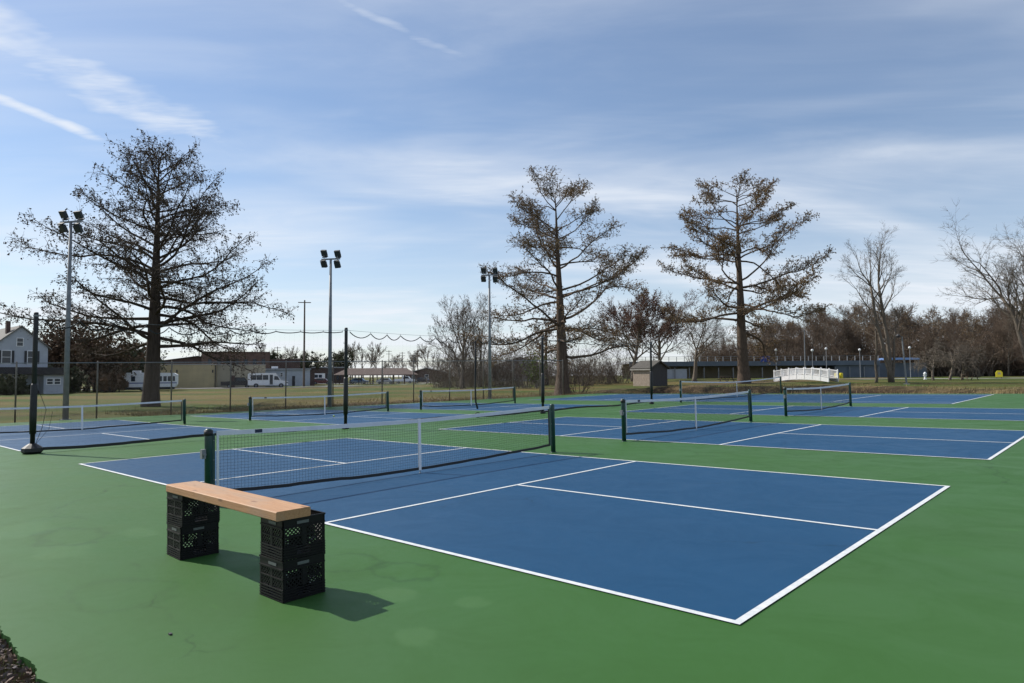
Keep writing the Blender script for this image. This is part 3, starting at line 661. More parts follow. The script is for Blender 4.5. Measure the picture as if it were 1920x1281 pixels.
def cypress_meshes(seed, H, spread, prof, nprim, base, r0, droop, leaf_n, leaf_size, tier=0.0, flare=1.6, lean=(0, 0), twig_r=0.010, sec_gap=0.55, hang=0.35, bias=None, sec_from=(0.16, 0.28), lift=0.0, wiggle=0.13):
    rg = np.random.default_rng(seed)
    zs = np.array([0, 0.01, 0.03, 0.06, 0.12, 0.25, 0.4, 0.55, 0.7, 0.85, 1.0])
    rr = r0 * np.array([flare, flare * 0.93, 1 + (flare - 1) * 0.62, 1 + (flare - 1) * 0.34, 1.08, 0.92, 0.74, 0.56, 0.38, 0.2, 0.035])
    wob = np.cumsum(rg.normal(0, 0.05, (11, 2)), 0) * 0.6
    tp = np.stack([lean[0] * zs + wob[:, 0] * (zs > 0.1), lean[1] * zs + wob[:, 1] * (zs > 0.1), zs * H], 1); tp[0, 2] = -0.3
    mt = MB(); mt.tube(tp, rr, 14)
    at_ = lambda t: np.array([np.interp(t, zs, tp[:, k]) for k in range(3)])
    LIMB, TW, LF = [], [], []
    for i in range(nprim):
        t = base + (1 - base) * ((i + rg.uniform(-0.4, 0.4)) / nprim); t = min(max(t, base * 0.9), 0.985)
        if tier: t = t + tier * math.sin(t * 2 * math.pi * 7) / 7
        az = i * 2.39996 + rg.uniform(-0.5, 0.5)
        L = spread * np.interp(t, prof[0], prof[1]) * rg.uniform(0.72, 1.1)
        if bias is not None: L *= 1 + bias[1] * math.cos(az - bias[0])
        el = R(np.interp(t, [base, base + (1 - base) * 0.5, 1], droop) + rg.uniform(-9, 9))
        d = np.array([math.cos(az) * math.cos(el), math.sin(az) * math.cos(el), math.sin(el)])
        p = at_(t); n = max(4, int(L / 0.8)); st = L / n
        rb = min(r0 * 0.36 * (1 - t * 0.75), 0.030 + 0.020 * L); pts = [p]
        kink = rg.normal(0, 0.10, 3)
        for k in range(n):
            d = nrm(d + rg.normal(0, wiggle, 3) + kink * (0.4 if k < n / 2 else -0.4) + np.array([0, 0, 0.045 if k > n * 0.4 else -0.01]))
            pts.append(pts[-1] + d * st)
        pts = np.array(pts); rads = rb * (1 - np.linspace(0, 1, n + 1) * 0.86)
        for k in range(n): LIMB.append((*pts[k], *pts[k + 1], rads[k], rads[k + 1]))
        # side branches
        s = L * rg.uniform(*sec_from)
        side = 1
        while s < L:
            k = min(n - 1, int(s / st)); f = s / st - k; q = pts[k] * (1 - f) + pts[k + 1] * f; dd = nrm(pts[k + 1] - pts[k])
            side = -side; a2 = side * R(rg.uniform(28, 68)); ca, sa = math.cos(a2), math.sin(a2)
            e = nrm(np.array([dd[0] * ca - dd[1] * sa, dd[0] * sa + dd[1] * ca, dd[2] * 0.6 + rg.uniform(-0.12, 0.30) + lift]))
            L2 = (0.42 * (L - s) + 0.5) * rg.uniform(0.5, 1.15); L2 = min(L2, 2.8)
            m = max(3, int(L2 / 0.4)); r2 = max(0.014, 0.34 * rb * (1 - s / L) + 0.012)
            for j in range(m):
                e = nrm(e + rg.normal(0, 0.17, 3) + np.array([0, 0, 0.04])); w = q + e * (L2 / m)
                LIMB.append((*q, *w, r2 * (1 - 0.8 * j / m), r2 * (1 - 0.8 * (j + 1) / m))); q = w
                for _ in range(3):
                    g = nrm(e * 0.55 + rg.normal(0, 0.62, 3) + np.array([0, 0, 0.10])); l3 = rg.uniform(0.25, 0.75)
                    x1 = q + g * l3 * 0.55; g2 = nrm(g + rg.normal(0, 0.3, 3) + np.array([0, 0, -0.25])); x2 = x1 + g2 * l3 * 0.5
                    TW.append((*q, *x1, twig_r, twig_r * 0.75)); TW.append((*x1, *x2, twig_r * 0.75, twig_r * 0.4))
                    if rg.random() < leaf_n:
                        for b in ((x1, x2) if leaf_n > 0.6 else (x2,)):
                            c = b + rg.normal(0, 0.02, 3)
                            for _k in range(3): LF.append(c + np.array([rg.normal(0, 0.035), rg.normal(0, 0.035), -abs(rg.normal(0, hang * 0.40))]))
            s += sec_gap * rg.uniform(0.6, 1.4)
    return mt, LIMB, TW, LF, rg
def tree_object(name, label, loc, parts, mats, group=None, rz=0.0, cat='tree', leaf_size=0.08, height=None):
    mt, LIMB, TW, LF, rg = parts
    root = thing(name, label, cat, loc, rz, group)
    if height: k = height / max(q[5] for q in LIMB + TW); root.scale = (k, k, k)
    mt.build('trunk', mats[0], root, True)
    link('limbs', segs_mesh('limbs', LIMB, 5), mats[0], root, True, kind='stuff')
    link('crown', segs_mesh('crown', TW, 3), mats[1], root, kind='stuff')
    if len(LF): link('foliage', leaf_mesh('foliage', LF, leaf_size, rg, 0.0, 0.55), mats[2], root, kind='stuff')
    return root
P1 = ([0.2, 0.30, 0.42, 0.55, 0.7, 0.85, 0.95, 1.0], [0.85, 1.0, 0.98, 0.86, 0.66, 0.42, 0.24, 0.08])
tree_object('cypress_tree', 'broad dark cypress with hanging clumps, left behind the fence', spot(284, 44), cypress_meshes(11, 16.6, 8.9, P1, 64, 0.235, 0.44, (5, 24, 46), 0.80, 0.09, flare=1.45, lean=(0.1, 0), twig_r=0.012, sec_gap=0.42, hang=0.35, bias=(0.0, 0.02)), (M_BARK, M_TWIG, M_LEAFD), leaf_size=0.068)
P2 = ([0.2, 0.30, 0.40, 0.55, 0.7, 0.85, 0.95, 1.0], [0.70, 0.95, 1.0, 0.80, 0.68, 0.52, 0.36, 0.10])
tree_object('cypress_tree', 'tall tiered cypress with rusty twigs, centre, behind the far pole', spot(1054, 57), cypress_meshes(23, 17.6, 9.0, P2, 46, 0.25, 0.46, (0, 15, 40), 0.85, 0.09, tier=0.36, flare=1.9, lean=(-0.5, 0), twig_r=0.014, sec_gap=0.23, hang=0.12, sec_from=(0.34, 0.5), lift=0.16, wiggle=0.16), (M_BARKB, M_TWIGB, M_LEAFB), leaf_size=0.062)
P3 = ([0.2, 0.30, 0.42, 0.55, 0.7, 0.85, 0.95, 1.0], [0.60, 0.80, 1.0, 0.92, 0.78, 0.58, 0.36, 0.10])
tree_object('cypress_tree', 'tall tiered cypress with orange brown tips, left of the white footbridge', spot(1394, 77), cypress_meshes(37, 22.6, 11.0, P3, 50, 0.28, 0.56, (-4, 14, 36), 0.8, 0.09, tier=0.40, flare=1.5, lean=(-0.3, 0), twig_r=0.020, sec_gap=0.27, hang=0.15, sec_from=(0.36, 0.52), lift=0.16, wiggle=0.16), (M_BARKB, M_TWIGB, M_LEAFB), leaf_size=0.085)

def bare_meshes(seed, H, r0, lv=5, nch=(4, 4, 4, 3), ang=(38, 42, 46, 52), ratio=(0.62, 0.6, 0.58, 0.55), wig=0.12, upw=(0.02, 0.06, 0.05, 0.03, 0.0), stems=((0, 0, 1, 1),), first=0.3, twig_r=0.012, l0=0.55, leaf=0, kids_from=1):
    rg = random.Random(seed); T, LIMB, TW, LF = [], [], [], []
    def rv(s): return (rg.gauss(0, s), rg.gauss(0, s), rg.gauss(0, s))
    def un(x, y, z):
        l = math.sqrt(x * x + y * y + z * z) + 1e-9; return (x / l, y / l, z / l)
    def tilt(d, a):
        w = un(*rv(1)); dt = w[0] * d[0] + w[1] * d[1] + w[2] * d[2]; w = un(w[0] - dt * d[0], w[1] - dt * d[1], w[2] - dt * d[2])
        c, s = math.cos(a), math.sin(a); return un(d[0] * c + w[0] * s, d[1] * c + w[1] * s, d[2] * c + w[2] * s)
    def grow(p, d, L, r, lev):
        n = (7, 5, 4, 3, 2, 2)[lev]; path = [p]; rad = [r]
        for i in range(n):
            k = rv(wig * (0.5 if lev == 0 else 1)); d = un(d[0] + k[0], d[1] + k[1], d[2] + k[2] + upw[min(lev, len(upw) - 1)])
            q = (p[0] + d[0] * L / n, p[1] + d[1] * L / n, p[2] + d[2] * L / n); r2 = max(twig_r * 0.5, r * (1 - (0.62 if lev else 0.55) * (i + 1) / n))
            if lev: (LIMB if lev < 3 else TW).append((*p, *q, rad[-1], r2))
            p = q; path.append(p); rad.append(r2)
            if lev < lv - 1 and i >= (n * first if lev == 0 else kids_from):
                k_ = nch[lev] / max(1, n - (n * first if lev == 0 else kids_from)); k_ = int(k_) + (rg.random() < k_ - int(k_))
                for _ in range(k_):
                    grow(p, tilt(d, math.radians(ang[lev] * rg.uniform(0.6, 1.3))), L * ratio[lev] * rg.uniform(0.65, 1.2) * (1.15 - 0.5 * i / n), max(twig_r, r2 * 0.62), lev + 1)
            if leaf and lev >= 3 and rg.random() < leaf: LF.append(np.array(q) + np.array(rv(0.12)))
        if lev == 0: T.append((path, rad))
        if lev < lv - 1:
            for _ in range(2): grow(p, tilt(d, math.radians(ang[lev] * rg.uniform(0.3, 0.8))), L * ratio[lev] * rg.uniform(0.7, 1.1), max(twig_r, r2 * 0.75), lev + 1)
    for (lx, ly, hs, rs) in stems:
        b = un(lx, ly, 1.0); grow((0.12 * lx, 0.12 * ly, -0.2), b, H * l0 * hs, r0 * rs, 0)
    mt = MB()
    for path, rad in T:
        rad = list(rad); rad[0] *= 1.35; mt.tube(path, rad, 10)
    return mt, LIMB, TW, LF, np.random.default_rng(seed)
GREY = (M_BARK2, M_TWIGG, M_LEAFB); BROWN = (M_BARK2, M_TWIG, M_LEAFB)
tree_object('bare_tree', 'tall leafless tree with two upright trunks beside the small lamp post', spot(1670, 76), bare_meshes(5, 17.5, 0.40, 5, (6, 4, 4, 3), (34, 36, 42, 48), (0.34, 0.52, 0.56, 0.55), 0.10, (0.04, 0.10, 0.06, 0.03), ((-0.12, 0, 0.98, 0.8), (0.03, 0.1, 1.0, 0.8), (0.10, -0.1, 0.55, 0.5)), 0.38, 0.012, 0.80), GREY, height=18.6)
tree_object('bare_tree', 'large leafless tree cut off by the right edge, leaning left', spot(1938, 70), bare_meshes(9, 19, 0.40, 5, (8, 6, 6, 3), (46, 42, 44, 50), (0.62, 0.56, 0.54, 0.5), 0.13, (0.03, 0.06, 0.05, 0.02), ((-0.26, 0, 1, 1), (0.12, 0.1, 0.9, 0.8)), 0.30, 0.014, 0.62), GREY, height=19.5)
tree_object('bare_tree', 'short crooked leafless tree just left of the two trunked tree', spot(1641, 78), bare_meshes(14, 8.5, 0.16, 4, (5, 5, 4), (50, 48, 50), (0.5, 0.55, 0.5), 0.2, (0.03, 0.03, 0.0), ((0.02, 0, 1, 1),), 0.3, 0.013, 0.75), GREY)
for px, sd_, lb, h in ((1748, 31, 'low weeping leafless tree left of the three by the picnic bench', 4.6), (1779, 32, 'low weeping leafless tree in the middle of the three by the picnic bench', 5.4), (1802, 33, 'low weeping pale leafless tree right behind the picnic bench', 5.0)):
    tree_object('weeping_tree', lb, spot(px, 90 + (sd_ - 31) * 1.5), bare_meshes(sd_, h, 0.20, 5, (5, 5, 5, 4), (55, 45, 40, 40), (0.75, 0.7, 0.62, 0.6), 0.2, (0.0, 0.02, -0.10, -0.22, -0.3), ((0.12 * (sd_ - 32), 0, 1, 1),), 0.35, 0.012, 0.5), GREY, 'weeping trees by the bench')
tree_object('bare_tree', 'round many stemmed leafless tree right of the grey shed', spot(1301, 96), bare_meshes(41, 12, 0.34, 5, (8, 6, 5, 4), (48, 40, 44, 48), (0.95, 0.62, 0.58, 0.52), 0.10, (0.0, 0.08, 0.07, 0.04), ((0.06, 0, 1, 1),), 0.35, 0.015, 0.40), BROWN, height=12.6)
for px, Y, sd_, h, lb in ((1186, 112, 51, 13.6, 'round red brown tree with dry leaves above the grey shed'), (1236, 118, 52, 14.4, 'round red brown tree with dry leaves behind the grey shed, right of its twin')):
    tree_object('red_brown_tree', lb, spot(px, Y), bare_meshes(sd_, h, 0.30, 5, (11, 7, 6, 4), (58, 46, 44, 50), (0.66, 0.60, 0.56, 0.52), 0.11, (0.01, 0.06, 0.06, 0.04), ((0.03, 0, 1, 1),), 0.22, 0.026, 0.50, leaf=0.25), (M_BARK2, M_TWIGR, M_LEAFR), 'red brown trees by the shed', leaf_size=0.10, height=16.2)
tree_object('cypress_tree', 'smaller flat topped cypress seen behind the middle cypress trunk', spot(1024, 92), cypress_meshes(61, 10.6, 4.4, P2, 26, 0.3, 0.24, (-4, 10, 30), 0.6, 0.1, tier=0.3, twig_r=0.016, sec_gap=0.6, hang=0.2), (M_BARK, M_TWIG, M_LEAFB), leaf_size=0.14)
for px, Y, sd_, h, lb in ((866, 78, 71, 11.0, 'leafless many limbed tree left of the thin floodlight pole'), (897, 86, 72, 12.0, 'leafless tree right behind the thin floodlight pole')):
    tree_object('bare_tree', lb, spot(px, Y), bare_meshes(sd_, h, 0.22, 5, (6, 5, 5, 3), (32, 34, 40, 46), (0.72, 0.58, 0.54, 0.5), 0.09, (0.02, 0.09, 0.08, 0.05), ((0.03, 0, 1, 1), (-0.2, 0.1, 0.8, 0.7)), 0.22, 0.013, 0.48), BROWN, 'leafless trees by the thin pole', height=h + 0.4)
# the wood behind, and far street trees: prototypes copied with shared meshes
def proto(parts, mats, name, leaf_size=0.15):
    return tree_object(name, 'tree', (0, 0, 0), parts, mats, leaf_size=leaf_size)
def proto_h(o): return max(max(v.co.z for v in c.data.vertices) for c in bpy.data.objects if c.parent == o)
def near_what(px, marks):
    for lim, txt in marks:
        if px < lim: return txt
    return marks[-1][1]
WOOD = [(1395, 'left of the orange tipped cypress'), (1450, 'between that cypress and the footbridge'), (1505, 'above the left half of the footbridge'), (1565, 'above the right half of the footbridge'), (1605, 'just right of the footbridge'), (1645, 'just left of the two trunked tree'), (1690, 'behind the two trunked tree'), (1735, 'right of the small leaning lamp'), (1785, 'behind the weeping trees'), (1835, 'above the picnic bench'), (1890, 'behind the yellow board'), (9999, 'at the right edge')]
SKYL = [(500, 'above the brick block'), (540, 'above the low white building'), (580, 'beside the tall wooden pole'), (615, 'just left of the middle floodlight pole'), (650, 'just right of the middle floodlight pole'), (690, 'above the left end of the pavilion'), (730, 'above the middle of the pavilion'), (775, 'above the right end of the pavilion'), (815, 'right of the pavilion'), (9999, 'behind the leafless trees by the thin pole')]
THIC = [(850, 'at its left end'), (885, 'below the leafless many limbed tree'), (920, 'behind the thin floodlight pole'), (960, 'right of the thin floodlight pole'), (1000, 'left of the third black post'), (1040, 'just left of the middle cypress'), (1080, 'behind the middle cypress trunk'), (1120, 'just right of the middle cypress'), (9999, 'at its right end by the shed')]
ROWS = [(157, 'front row'), (173, 'second row'), (193, 'third row'), (999, 'back row')]
def wood_label(P, px): return 'leafless brown %s tree of the far wood, %s' % (near_what(P.y, ROWS), near_what(px, WOOD))
def under_label(P, px): return 'brown %s undergrowth shrub of the far wood, %s' % ('front' if P.y < 159 else 'rear', near_what(px, WOOD))
def sky_label(P, px): return 'small leafless skyline tree, %s, %s' % ('nearer' if P.y < 240 else 'farther', near_what(px, SKYL))
def thicket_label(P, px): return 'tangled brown %s shrub of the thicket, %s' % ('front' if P.y < 90 else 'rear', near_what(px, THIC))
def plant_copies(pr, places, label, group, cat='tree', norm=None):
    first = True; k_ = norm / proto_h(pr) if norm else 1.0
    places = [(P, sc * k_, rz) for P, sc, rz in places]
    for (P, sc, rz) in places:
        o = pr if first else copy_tree(pr); first = False
        o.location = P; o.rotation_euler = (0, 0, rz); o.scale = (sc, sc, sc * (0.92 + 0.16 * ((rz * 7.3) % 1)))
        tag(o, label(P, 960 + P.x / P.y * F_PX) if callable(label) else label, cat, group)
rw = random.Random(77)
wood_p = [proto(bare_meshes(101 + k, 17, 0.20, 5, (12, 6, 5, 3), (42, 40, 44, 48), (0.40, 0.56, 0.56, 0.55), 0.11, (0.02, 0.09, 0.06, 0.03), ((0.03, 0, 1, 1),), 0.14, 0.027, 0.72, leaf=0.0), (M_BARK2, M_TWIGF, M_LEAFB), 'woodland_tree') for k in range(3)]
wood_p.append(proto(cypress_meshes(111, 17, 4.6, P2, 34, 0.3, 0.30, (2, 18, 40), 0.5, 0.12, tier=0.2, twig_r=0.028, sec_gap=0.75, hang=0.2), (M_BARK2, M_TWIGF, M_LEAFB), 'woodland_tree', 0.14))
places = [[], [], [], []]
for row, (Y, n) in enumerate(((150, 22), (164, 24), (182, 26), (204, 26))):
    for k in range(n):
        px = 1325 + (k + rw.uniform(-0.35, 0.35)) * 700 / n
        top = np.interp(px, [1320, 1400, 1480, 1580, 1680, 1760, 1850, 2040], [650, 612, 586, 568, 576, 584, 574, 580]) + rw.uniform(-10, 26) + (6, 2, -2, -4)[row]
        P = spot(px, Y + rw.uniform(-6, 6)); hgt = (wp(px, top, P.y).z - P.z)
        places[rw.choice((0, 1, 2, 3))].append((P, max(0.5, hgt / 17.0), rw.uniform(0, 6.28)))
for pr_, pl_ in zip(wood_p, places): plant_copies(pr_, pl_, wood_label, 'trees of the far wood', norm=17.0)
far_p = [proto(bare_meshes(121 + k, 9, 0.16, 4, (6, 6, 6), (34, 40, 46), (0.5, 0.55, 0.55), 0.12, (0.02, 0.08, 0.05), ((0.03, 0, 1, 1),), 0.3, 0.035, 0.62), (M_BARK2, M_TWIGF, M_LEAFB), 'street_tree') for k in range(2)]
places = [[], []]
for k in range(40):
    px = 470 + (k + rw.uniform(-0.4, 0.4)) * 400 / 40; Y = 235 + rw.uniform(-20, 30); P = spot(px, Y); top = 664 + rw.uniform(-22, 14)
    places[k % 2].append((P, max(0.4, (wp(px, top, Y).z - P.z) / 9.5), rw.uniform(0, 6.28)))
for pr_, pl_ in zip(far_p, places): plant_copies(pr_, pl_, sky_label, 'skyline trees', norm=9.5)
# shrubs
def bush_parts(seed, H, W, n, leaf, twig_r=0.012, lean=0.5):
    rg = np.random.default_rng(seed); LIMB, TW, LF = [], [], []
    for i in range(n):
        a = rg.uniform(0, 6.283); b = rg.uniform(0, W * 0.4); p = np.array([math.cos(a) * b, math.sin(a) * b, -0.05])
        d = nrm(np.array([math.cos(a) * lean * rg.uniform(0.2, 1), math.sin(a) * lean * rg.uniform(0.2, 1), 1.0])); h = H * rg.uniform(0.5, 1.05)
        for k in range(6):
            d = nrm(d + rg.normal(0, 0.16, 3)); q = p + d * h / 6; r = twig_r * (2.2 - 0.3 * k); LIMB.append((*p, *q, r, r * 0.85)); p = q
            if k >= 1:
                for _ in range(3):
                    e = nrm(d * 0.7 + rg.normal(0, 0.6, 3)); l = h * rg.uniform(0.08, 0.24); x = p + e * l; TW.append((*p, *x, twig_r * 0.9, twig_r * 0.5))
                    y = x + nrm(e + rg.normal(0, 0.4, 3)) * l * 0.7; TW.append((*x, *y, twig_r * 0.6, twig_r * 0.3))
                    for _j in range(leaf): LF.append(x + rg.normal(0, 0.10 * H / 3, 3))
    return LIMB, TW, LF, rg
def bush(name, label, loc, parts, mats, group=None, cat='shrub', leaf_size=0.1):
    LIMB, TW, LF, rg = parts; root = thing(name, label, cat, loc, 0, group)
    link('stems', segs_mesh('stems', LIMB, 4), mats[0], root, kind='stuff'); link('twigs', segs_mesh('twigs', TW, 3), mats[1], root, kind='stuff')
    if LF: link('foliage', leaf_mesh('foliage', LF, leaf_size, rg), mats[2], root, kind='stuff')
    return root
bp_ = [bush('thicket_shrub', 'shrub', (0, 0, 0), bush_parts(201 + k, 4.2, 3.0, 34, 0, 0.014, 0.5), (M_BARK2, M_TWIG, M_LEAFB)) for k in range(3)]
places = [[], [], []]
for k in range(34):
    px = 822 + k * 10.2 + rw.uniform(-5, 5); Y = rw.uniform(76, 104); places[k % 3].append((spot(px, Y), rw.uniform(0.55, 1.35), rw.uniform(0, 6.28)))
under_p = [bush('undergrowth_shrub', 'shrub', (0, 0, 0), bush_parts(261 + k, 6.5, 5.5, 80, 0, 0.032, 0.5), (M_BARK2, M_TWIGF, M_LEAFB)) for k in range(2)]
up_ = [[], []]
for k in range(46):
    px = 1325 + k * 15.2 + rw.uniform(-6, 6); up_[k % 2].append((spot(px, rw.uniform(146, 172)), rw.uniform(0.7, 1.5), rw.uniform(0, 6.28)))
for pr_, pl_ in zip(under_p, up_): plant_copies(pr_, pl_, under_label, 'undergrowth of the far wood', 'shrub')
for pr_, pl_ in zip(bp_, places): plant_copies(pr_, pl_, thicket_label, 'thicket shrubs', 'shrub')
bush('leaning_shrub', 'leafless shrub leaning right from the foot of the middle cypress', spot(1082, 58.5), bush_parts(211, 3.6, 2.0, 16, 0, 0.012, 1.3), (M_BARK, M_TWIG, M_LEAFB))
bush('ivy_column', 'yellow green ivy climbing a thin trunk in the thicket', spot(1006, 74), bush_parts(212, 4.2, 0.5, 12, 4, 0.02, 0.05), (M_BARK2, M_TWIG, mat('ivy leaves', (0.10, 0.13, 0.02), 0.7)), leaf_size=0.14)  # one plain yellow green for all the ivy leaves
for i, (px, Y, H, W, n, mt_, lb) in enumerate(((98, 88, 7.4, 3.4, 34, M_LEAFO, 'tall dark bushy tree right of the white house'), (140, 92, 9.2, 3.6, 40, M_LEAFO, 'reddish bushy tree with withered leaves behind the left floodlight pole'), (186, 90, 7.6, 4.0, 44, M_LEAFO, 'rusty bushy tree with withered leaves left of the big cypress trunk'), (226, 106, 6.6, 4.0, 44, M_EVER, 'dark evergreen behind the big cypress trunk, left of the camper'), (256, 108, 6.4, 3.2, 40, M_EVER, 'dark evergreen touching the big cypress trunk on its left'), (118, 82, 3.0, 3.0, 26, M_EVER, 'low dark evergreen bush beside the white house porch'), (208, 84, 2.4, 2.8, 22, M_LEAFO, 'low brown bush on the lawn left of the camper'))):
    bush('bushy_tree', lb, spot(px, Y), bush_parts(220 + i, H, W, n, 9, 0.03, 0.42), (M_BARK, M_TWIG, mt_), 'bushy trees by the white house', 'bush', leaf_size=0.26)
for i, (px, Y, H) in enumerate(((508, 165, 7.0), (566, 190, 7.5), (636, 205, 8.5))):
    bush('dark_evergreen', ('dark evergreen above the white low building', 'dark evergreen beside the tall wooden pole', 'dark evergreen beside the middle floodlight pole')[i], spot(px, Y), bush_parts(240 + i, H, 3.4, 30, 8, 0.04, 0.3), (M_BARK, M_TWIG, M_EVER), 'evergreens on the skyline', 'evergreen', leaf_size=0.4)

# ------------------------------------------------------------------ buildings
M_SIDING = mat('pale grey siding', (0.40, 0.43, 0.48), 0.7, var=0.08, scale=1.5)
M_ROOFG = mat('grey shingles', (0.17, 0.16, 0.145), 0.9, var=0.3, scale=3)
M_ROOFD = mat('dark porch roof', (0.035, 0.032, 0.035), 0.85, var=0.2, scale=2)
M_TAN = mat('stained tan stucco', (0.52, 0.42, 0.24), 0.9, alt=(0.40, 0.33, 0.20), scale=0.5)
M_TAN2 = mat('grey tan stucco', (0.36, 0.32, 0.24), 0.9, alt=(0.28, 0.25, 0.19), scale=0.4)
M_BRICK = mat('dull red brick', (0.125, 0.080, 0.066), 0.9, var=0.25, scale=1.2)
M_BRICKD = mat('dark brick', (0.085, 0.055, 0.048), 0.9, var=0.25, scale=1.2)
M_ROOFR = mat('brown metal roof', (0.085, 0.054, 0.042), 0.7, var=0.12, scale=1)
M_WIN = mat('window glass', (0.03, 0.04, 0.055), 0.15)
M_DARK = mat('dark metal', (0.03, 0.03, 0.035), 0.6)
M_NAVY = mat('navy fascia', (0.085, 0.110, 0.145), 0.55, var=0.15, scale=0.5)
M_GREYR = mat('pale grey roof', (0.30, 0.31, 0.33), 0.7, var=0.2, scale=0.5)
M_SHED = mat('shade darkened shed boards', (0.055, 0.052, 0.052), 0.85, var=0.2, scale=3, stretch=(6, 6, 0.5))  # shade of the gable turned from the sun is painted into this dark tone
M_STONE = mat('pale shed brick', (0.34, 0.27, 0.215), 0.9, var=0.25, scale=6)
M_ASPHALT = mat('worn asphalt', (0.16, 0.155, 0.15), 0.9, var=0.2, scale=0.4)
M_CONC = mat('pale concrete path', (0.36, 0.34, 0.31), 0.9, var=0.15, scale=0.6)
M_YELLOW = mat('yellow paint', (0.70, 0.58, 0.02), 0.5)
M_BLUES = mat('blue sign', (0.015, 0.04, 0.22), 0.5)
M_RUBBER = mat('tyre rubber', (0.015, 0.015, 0.015), 0.85)
M_TIMBER = mat('dark timber', (0.07, 0.045, 0.03), 0.85, var=0.2, scale=4)
M_POLEW = mat('wooden utility pole', (0.11, 0.085, 0.065), 0.9, var=0.2, scale=3)
def part(name, mat_, parent, *boxes):
    m = MB()
    for a, b in boxes: m.span(a, b)
    return m.build(name, mat_, parent)
def window(root, x, z, w, h, y=0.0, fm=None, side=None, shutters=False):
    fr = part('window', fm or M_WHITE, root, ((x - w / 2 - 0.08, y - 0.05, z - 0.08), (x + w / 2 + 0.08, y - 0.001, z + h + 0.08)))
    part('pane', M_WIN, fr, ((x - w / 2, y - 0.06, z), (x + w / 2, y - 0.052, z + h / 2 - 0.03))); part('pane', M_WIN, fr, ((x - w / 2, y - 0.06, z + h / 2 + 0.03), (x + w / 2, y - 0.052, z + h)))
    if shutters:
        for sx_ in (-1, 1): part('shutter', M_DARK, fr, ((x + sx_ * (w / 2 + 0.10), y - 0.07, z - 0.03), (x + sx_ * (w / 2 + 0.34), y - 0.053, z + h + 0.03)))
def gable(root, x0, x1, y0, y1, zw, zr, ov, wm, rm, wallname='wall'):
    xm = (x0 + x1) / 2; m = MB(); m.prism([(x0, 0), (x1, 0), (x1, zw), (xm, zr), (x0, zw)], 1, y0, y1); m.build(wallname, wm, root)
    sl = (zr - zw) / (xm - x0); th = 0.16
    m = MB()
    m.prism([(x0 - ov, zw - sl * ov + 0.02), (xm, zr + 0.02), (x1 + ov, zw - sl * ov + 0.02), (x1 + ov, zw - sl * ov + th), (xm, zr + th + 0.03), (x0 - ov, zw - sl * ov + th)], 1, y0 - ov, y1 + ov)
    return m.build('roof', rm, root)
# white house at the left edge
P = spot(38, 78); P.z -= 0.2
r_ = thing('white_house', 'white gabled house with brick chimney and dark porch roof at left edge', 'house', P, R(50))
rf = gable(r_, -2.7, 2.7, 0, 8.5, 5.6, 7.95, 0.25, M_SIDING, M_ROOFG)
part('chimney', M_BRICKD, rf, ((-1.15, 1.2, 7.2), (-0.75, 1.7, 8.65)))
window(r_, -0.1, 5.75, 0.55, 0.85); window(r_, -1.35, 3.7, 0.8, 1.45, shutters=True); window(r_, 1.1, 3.7, 0.8, 1.45, shutters=True)
m = MB(); m.prism([(-3.9, 2.55), (4.1, 2.35), (3.9, 3.25), (-3.7, 3.25)], 1, -2.2, -0.02); pr_ = m.build('porch_roof', M_ROOFD, r_)
for x in (-3.4, -1.2, 1.0): part('porch_post', M_WHITE, r_, ((x - 0.08, -2.05, 0.0), (x + 0.08, -1.9, 2.42)))
part('annex_wall', M_SIDING, r_, ((1.9, -1.7, 0), (3.9, -0.02, 2.38)))
window(r_, 2.5, 1.3, 0.55, 0.6, -1.7); window(r_, 3.25, 1.3, 0.55, 0.6, -1.7)
part('foundation', M_BRICKD, r_, ((-2.75, -0.06, 0), (1.88, -0.03, 0.55)))
bush('hedge', 'clipped dark hedge in front of the white house', spot(18, 74), bush_parts(251, 2.0, 4.5, 60, 9, 0.02, 0.3), (M_BARK, M_TWIG, M_EVER), None, 'hedge', leaf_size=0.16)
# tan building, brick block, white low building
P = spot(350, 116)
r_ = thing('tan_building', 'long flat roofed tan stucco building behind the camper', 'building', P, R(24))
part('wall', M_TAN, r_, ((-6.0, 0, 0), (4.7, 14, 3.95))); part('annex_wall', M_TAN2, r_, ((4.75, 0.8, 0), (12.8, 14, 3.9)))
part('parapet', M_CONC, r_, ((-6.1, -0.1, 3.955), (4.72, 14.1, 4.12))); part('parapet', M_CONC, r_, ((4.8, 0.7, 3.905), (12.9, 14, 4.05)))
part('downpipe', M_DARK, r_, ((4.45, -0.12, 0), (4.6, -0.01, 3.9)))
d_ = part('door', M_BRICKD, r_, ((7.0, 0.74, 0), (7.75, 0.79, 2.1))); part('handle', M_STEEL, d_, ((7.6, 0.70, 1.0), (7.66, 0.735, 1.1)))
part('door', M_DARK, r_, ((10.9, 0.74, 0), (11.5, 0.79, 2.6)))
for x in (-2.5, -1.6, 4.0): part('vent', M_DARK, r_, ((x, -0.04, 2.6), (x + 0.22, -0.005, 3.1)))
P = spot(480, 156)
r_ = thing('brick_block', 'red brown brick block rising behind the tan and white buildings', 'building', P, R(20))
part('wall', M_BRICK, r_, ((-11.5, 0, 0), (3.0, 14, 7.4))); part('wing_wall', M_BRICKD, r_, ((3.05, 0.5, 0), (9.8, 14, 6.0))); part('cornice', M_BRICKD, r_, ((-11.6, -0.15, 7.405), (3.05, 14.1, 7.65)))
for k in range(7): window(r_, -9.8 + k * 1.9, 4.6, 0.7, 1.3, 0, M_BRICKD)
P = spot(268, 150)
r_ = thing('long_dark_roof', 'long dark roofed hall behind the tan building', 'building', P, R(22))
gable(r_, 0, 22, 0, 12, 5.0, 6.6, 0.4, M_BRICKD, M_ROOFD)
P = spot(542, 134)
